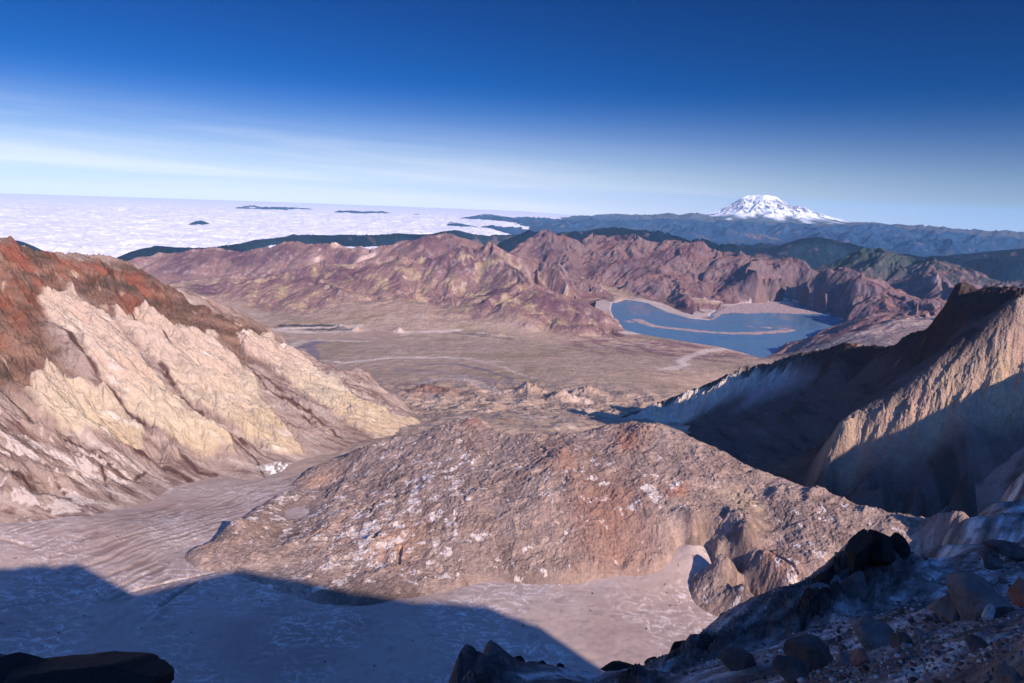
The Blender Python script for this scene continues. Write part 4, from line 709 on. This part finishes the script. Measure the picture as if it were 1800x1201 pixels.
c.mix(alb(84, 70, 68, .55), rocky*.96); c.mix(alb(60, 50, 50, .5), rocky*ss(.0, .4, fbm(x, y, 3, 4, 923))); c.mix(alb(120, 108, 108, .6), rocky*ss(.15, .4, fbm(x, y, 1.5, 5, 925))*.6)
z = z*FS; x = FG.x; y = FG.y
o = build('foreground_slope', FG, z, c, ground_mat('ash_and_gravel', .45, .08, .4, 1.0, .12, crag=.6))
tag(o, 'shaded slope of blue grey ash and gravel under the rim in the near right corner', 'slope', 'structure')

# ------------------------------------------------------------------ loose rocks
def rock_mesh(seed, sub=3, sx=1, sy=1, sz=1, planes=11, rough=.05):
    import bmesh
    rg = np.random.default_rng(seed); bm = bmesh.new(); bmesh.ops.create_icosphere(bm, subdivisions=sub, radius=1)
    V = np.array([v.co for v in bm.verts])
    for _ in range(planes):
        n = rg.normal(size=3); n /= np.linalg.norm(n); d = rg.uniform(.42, .78); k = V@n; over = k > d; V[over] -= (k[over]-d)[:, None]*n
    V += rough*np.stack([perlin(V[:, 0]*3+seed, V[:, 1]*3+V[:, 2]*2, seed+i).astype(float) for i in range(3)], -1)
    V += rough*.5*np.stack([perlin(V[:, 0]*8+seed, V[:, 1]*8+V[:, 2]*7, seed+5+i).astype(float) for i in range(3)], -1)
    V *= np.array([sx, sy, sz])
    for v, p in zip(bm.verts, V): v.co = p
    me = bpy.data.meshes.new('rock'); bm.to_mesh(me); bm.free(); return me
def rock_mat(name, col, k=1.0):
    m = bpy.data.materials.new(name); m.use_nodes = True; t = m.node_tree; b = t.nodes['Principled BSDF']; b.inputs['Roughness'].default_value = .9; b.inputs['Specular IOR Level'].default_value = .25
    tcn = N(t, 'ShaderNodeTexCoord'); a = N(t, 'ShaderNodeTexNoise'); a.inputs['Scale'].default_value = 4; a.inputs['Detail'].default_value = 9; a.inputs['Roughness'].default_value = .7; t.links.new(tcn.outputs['Object'], a.inputs['Vector'])
    cr_ = N(t, 'ShaderNodeValToRGB'); e = cr_.color_ramp.elements; e[0].position = .32; e[0].color = (*[v*.55*k for v in lin(*col)], 1); e[1].position = .68; e[1].color = (*[min(1, v*1.35*k) for v in lin(*col)], 1)
    t.links.new(a.outputs[0], cr_.inputs[0]); t.links.new(cr_.outputs[0], b.inputs['Base Color'])
    bp = N(t, 'ShaderNodeBump'); bp.inputs['Strength'].default_value = 1.0; bp.inputs['Distance'].default_value = .15; t.links.new(a.outputs[0], bp.inputs['Height']); t.links.new(bp.outputs[0], b.inputs['Normal']); return m
MR = {'grey': rock_mat('grey_rock', (140, 126, 124), .8), 'dark': rock_mat('dark_rock', (112, 98, 96), .7), 'red': rock_mat('reddish_rock', (176, 122, 112), .8), 'pale': rock_mat('pale_rock', (206, 196, 192), .9), 'black': rock_mat('black_rock', (58, 48, 46), .6)}
rg = np.random.default_rng(5)
def ground_at(px, py):
    v = ray(px, py); az, l = FG.hit(px, py); d = math.exp(l); return np.array([v[0]*d, v[1]*d, v[2]*d])
def rock(px, py, wpx, hpx, m, label, seed, d=None, group=None, name='boulder', sub=4, planes=11, cat='boulder'):
    """a rock whose middle is seen at (px, py), wpx wide and hpx tall in the photo"""
    base = ground_at(px, py+hpx*.45) if d is None else PD(px, py+hpx*.45, d*FS); dist = np.linalg.norm(base); sx = wpx/2/F*dist; sz = hpx/2/F*dist
    me = rock_mesh(seed, sub, sx*1.1, (sx+sz)/2, sz*1.2, planes+6, .028); me.materials.append(MR[m]); o = bpy.data.objects.new(name, me); scene.collection.objects.link(o)
    o.location = base+np.array([0, 0, sz*.8]); o.rotation_euler = (0, rg.uniform(-.15, .15), math.atan2(-base[0], base[1])+rg.uniform(-.2, .2)); return tag(o, label, cat, None, group)
rock(1662, 1070, 54, 66, 'grey', 'upright grey boulder with a pinkish left edge leaning on a wider dark boulder', 11)
rock(1722, 1060, 96, 68, 'grey', 'widest grey boulder on the shaded slope, right of the upright boulder', 12, planes=9)
rock(1796, 1044, 40, 52, 'red', 'reddish boulder cut by the edge of the picture on the slope', 13)
rock(1538, 1118, 58, 48, 'grey', 'angular grey boulder standing alone midway down the shaded slope', 14, planes=8)
rock(1584, 1124, 36, 32, 'dark', 'smaller dark boulder touching the lone angular grey boulder', 15)
rock(1614, 1113, 24, 22, 'grey', 'small grey rock at the end of a row of three rocks', 16)
rock(1425, 1156, 100, 50, 'dark', 'long flat dark boulder low on the slope beside the ash strip', 17, planes=8)
rock(1392, 1178, 56, 44, 'dark', 'dark rounded boulder in front of the long flat boulder', 18)
rock(1478, 1160, 26, 28, 'grey', 'small blue grey rock right of the long flat boulder', 19)
rock(1507, 1158, 30, 30, 'red', 'reddish brown rock between small grey stones on the slope', 20)
rock(1732, 1082, 20, 30, 'pale', 'small pale upright stone in front of the widest boulder', 21)
rock(1720, 1140, 46, 22, 'dark', 'flat dark slab on gravel near the right edge', 22)
rock(1780, 972, 70, 32, 'dark', 'broad dark boulder high on the slope near the right edge', 23)
rock(1742, 990, 34, 26, 'dark', 'dark boulder with a hollow below the broad dark boulder', 24)
rock(1740, 975, 26, 22, 'grey', 'pale grey rock left of the broad dark boulder', 25)
rock(1612, 1192, 26, 9, 'pale', 'thin pale stone slab catching the light near the bottom edge', 26)
rock(1770, 1190, 50, 30, 'grey', 'rounded blue grey stone at the bottom right corner', 27)
rock(1272, 1088, 30, 36, 'black', 'black upright rock perched on the skyline of the slope', 28, 47)
rock(1298, 1102, 36, 24, 'black', 'low black rock just right of the perched upright rock', 29, 47)
rock(868, 1156, 48, 56, 'black', 'pointed black rock on the left end of the dark crest', 30, 38)
rock(842, 1176, 42, 36, 'black', 'black rock below the pointed rock at the crest end', 31, 37.5)
rock(908, 1168, 40, 26, 'black', 'blunt black rock right of the pointed crest rock', 32, 39)
rock(945, 1172, 30, 20, 'black', 'small black rock in the middle of the lower crest', 33, 40)
rock(983, 1176, 18, 16, 'black', 'round black rock between two flatter crest rocks', 34, 41)
rock(1080, 1172, 58, 22, 'black', 'long low black rock on the crest under the shadow edge', 35, 43)
rock(1145, 1168, 30, 22, 'black', 'black rock on the crest under the shadow spikes', 36, 44)
rock(1195, 1142, 50, 40, 'black', 'black boulder where the crest begins to climb', 37, 46)
rock(1240, 1125, 50, 30, 'black', 'black boulder on the climbing crest below the perched rock', 38, 48)
rock(1385, 1072, 34, 36, 'black', 'squarish black rock at the foot of the dark tower', 39, 48)
rock(1445, 1028, 54, 64, 'black', 'stepped black rock left of the dark tower', 40, 50)
rock(1505, 975, 46, 80, 'black', 'tall left block of the dark rock tower', 41, 51)
rock(1541, 962, 44, 80, 'black', 'highest right block of the dark rock tower', 42, 52)
rock(1568, 980, 40, 64, 'black', 'lower shoulder block on the right of the dark rock tower', 43, 53)
rock(1490, 1040, 74, 84, 'dark', 'massive dark rock wall under the tower blocks', 44, 48, planes=14)
rock(1670, 974, 46, 26, 'black', 'black boulder on the skyline right of the tower', 45, 88)
rock(1340, 1092, 40, 26, 'black', 'black rock on the crest between perched rock and tower', 46, 52)
rock(1300, 1158, 70, 44, 'dark', 'large dark faceted boulder on the near side of the crest', 47, planes=8)
# bottom left: a dark rock shelf close to the camera
def at_left(px, py, d): return PD(px, py, d)
rock(95, 1262, 280, 110, 'black', 'flat topped black rock shelf at the bottom left corner', 61, 80/FS, sub=5, planes=7)
rock(10, 1205, 110, 70, 'black', 'black rock block behind the flat shelf at the left edge', 62, 84/FS, sub=4, planes=7)
rock(-5, 1165, 50, 30, 'dark', 'small dark rock above the black block at the left edge', 63, 88/FS, sub=4)
# small stones, copies of a few shapes
protos = []
for k in range(8):
    me = rock_mesh(100+k, 2, 1, rg.uniform(.7, 1), rg.uniform(.5, .8), 8, .03); me.materials.append(MR[['grey', 'dark', 'grey', 'red', 'grey', 'dark', 'pale', 'grey'][k]]); protos.append(me)
cnt = 0; tries = 0
while cnt < 230 and tries < 6000:
    tries += 1; px = rg.uniform(1080, 1800); py = rg.uniform(1000, 1201)
    low = 1201-(px-1080)*.30                                       # below the crest and denser on the gravel
    if py < max(1000, low-20) or (py < 1075 and rg.random() < .7): continue
    p = ground_at(px, py); d = np.linalg.norm(p)
    if d < 10*FS or d > 80*FS: continue
    w_px = float(np.clip(rg.lognormal(1.95, .42), 4, 19)); sz = w_px/2/F*d; k = int(rg.integers(8)); o = bpy.data.objects.new('stone', protos[k]); scene.collection.objects.link(o)
    o.location = p+np.array([0, 0, sz*.2]); o.scale = (sz,)*3; o.rotation_euler = (rg.uniform(-.4, .4), rg.uniform(-.4, .4), rg.uniform(0, 6.28)); cnt += 1
    tag(o, 'small angular stone lying on the shaded ash slope', 'stone', None, 'stones scattered on the foreground slope')
# fine gravel, far too many pieces to count
gm = protos[0]; n0 = len(gm.vertices); bv = np.zeros(n0*3, np.float32); gm.vertices.foreach_get('co', bv); bv = bv.reshape(-1, 3); lo = rock_mesh(300, 1, 1, .8, .6, 6, .02); nl = len(lo.vertices); lv = np.zeros(nl*3, np.float32); lo.vertices.foreach_get('co', lv); lv = lv.reshape(-1, 3)
lf = np.array([list(p.vertices) for p in lo.polygons], np.int32); NG = 9000
GV = np.zeros((NG, nl, 3), np.float32); C_ = np.zeros((NG, nl, 3), np.float32); n = 0
uu = rg.uniform(math.radians(14), math.radians(47), 60000); vv = rg.uniform(math.log(9*FS), math.log(75*FS), 60000); iu = np.clip(((uu-FG.u[0])/(FG.u[1]-FG.u[0])).astype(int), 0, len(FG.u)-1); iv = np.clip(((vv-FG.v[0])/(FG.v[1]-FG.v[0])).astype(int), 0, len(FG.v)-1)
for a, l, i, j in zip(uu, vv, iu, iv):
    if n >= NG: break
    if rocky[j, i] > .4 or fbm(np.array([x[j, i]]), np.array([y[j, i]]), 7*FS, 3, 931)[0] < -.12: continue
    s_ = float(np.clip(rg.lognormal(-4.2, .5), .007, .07))*(.6+math.exp(l)/20); th = rg.uniform(0, 6.28); ca, sa = math.cos(th), math.sin(th); q_ = lv*s_
    GV[n, :, 0] = q_[:, 0]*ca-q_[:, 1]*sa+x[j, i]; GV[n, :, 1] = q_[:, 0]*sa+q_[:, 1]*ca+y[j, i]; GV[n, :, 2] = q_[:, 2]+z[j, i]+s_*.2; C_[n] = alb(*[(150, 134, 132), (96, 84, 82), (190, 180, 178), (150, 112, 104)][int(rg.integers(4))], .75); n += 1
fc = (lf[None]+np.arange(n, dtype=np.int32)[:, None, None]*nl).reshape(-1, 3)
o = mesh_obj('gravel', GV[:n].reshape(-1, 3), fc, ground_mat('gravel_stone', .15, .03, .3, .4, .01), C_[:n].reshape(-1, 3), smooth=False); tag(o, 'loose fine gravel strewn over the shaded slope', 'gravel', 'stuff')

# ------------------------------------------------------------------ haze
hv = [(sx*140000, sy, sz) for sz in (-4200, 1700) for sx, sy in ((-1, -8000), (1, -8000), (1, 166000), (-1, 166000))]
mh = bpy.data.materials.new('haze_air'); mh.use_nodes = True; t = mh.node_tree; t.nodes.remove(t.nodes['Principled BSDF']); out = [n for n in t.nodes if n.type == 'OUTPUT_MATERIAL'][0]
pv = N(t, 'ShaderNodeVolumePrincipled'); pv.inputs['Color'].default_value = (.36, .62, .92, 1); pv.inputs['Density'].default_value = 4.6e-6; pv.inputs['Anisotropy'].default_value = -0.3
t.links.new(pv.outputs[0], out.inputs['Volume'])
o = mesh_obj('haze', hv, [(3, 2, 1, 0), (4, 5, 6, 7), (0, 1, 5, 4), (1, 2, 6, 5), (2, 3, 7, 6), (3, 0, 4, 7)], mh, smooth=False); tag(o, 'thin blue haze in the air over the distant ridges', 'haze', 'stuff')
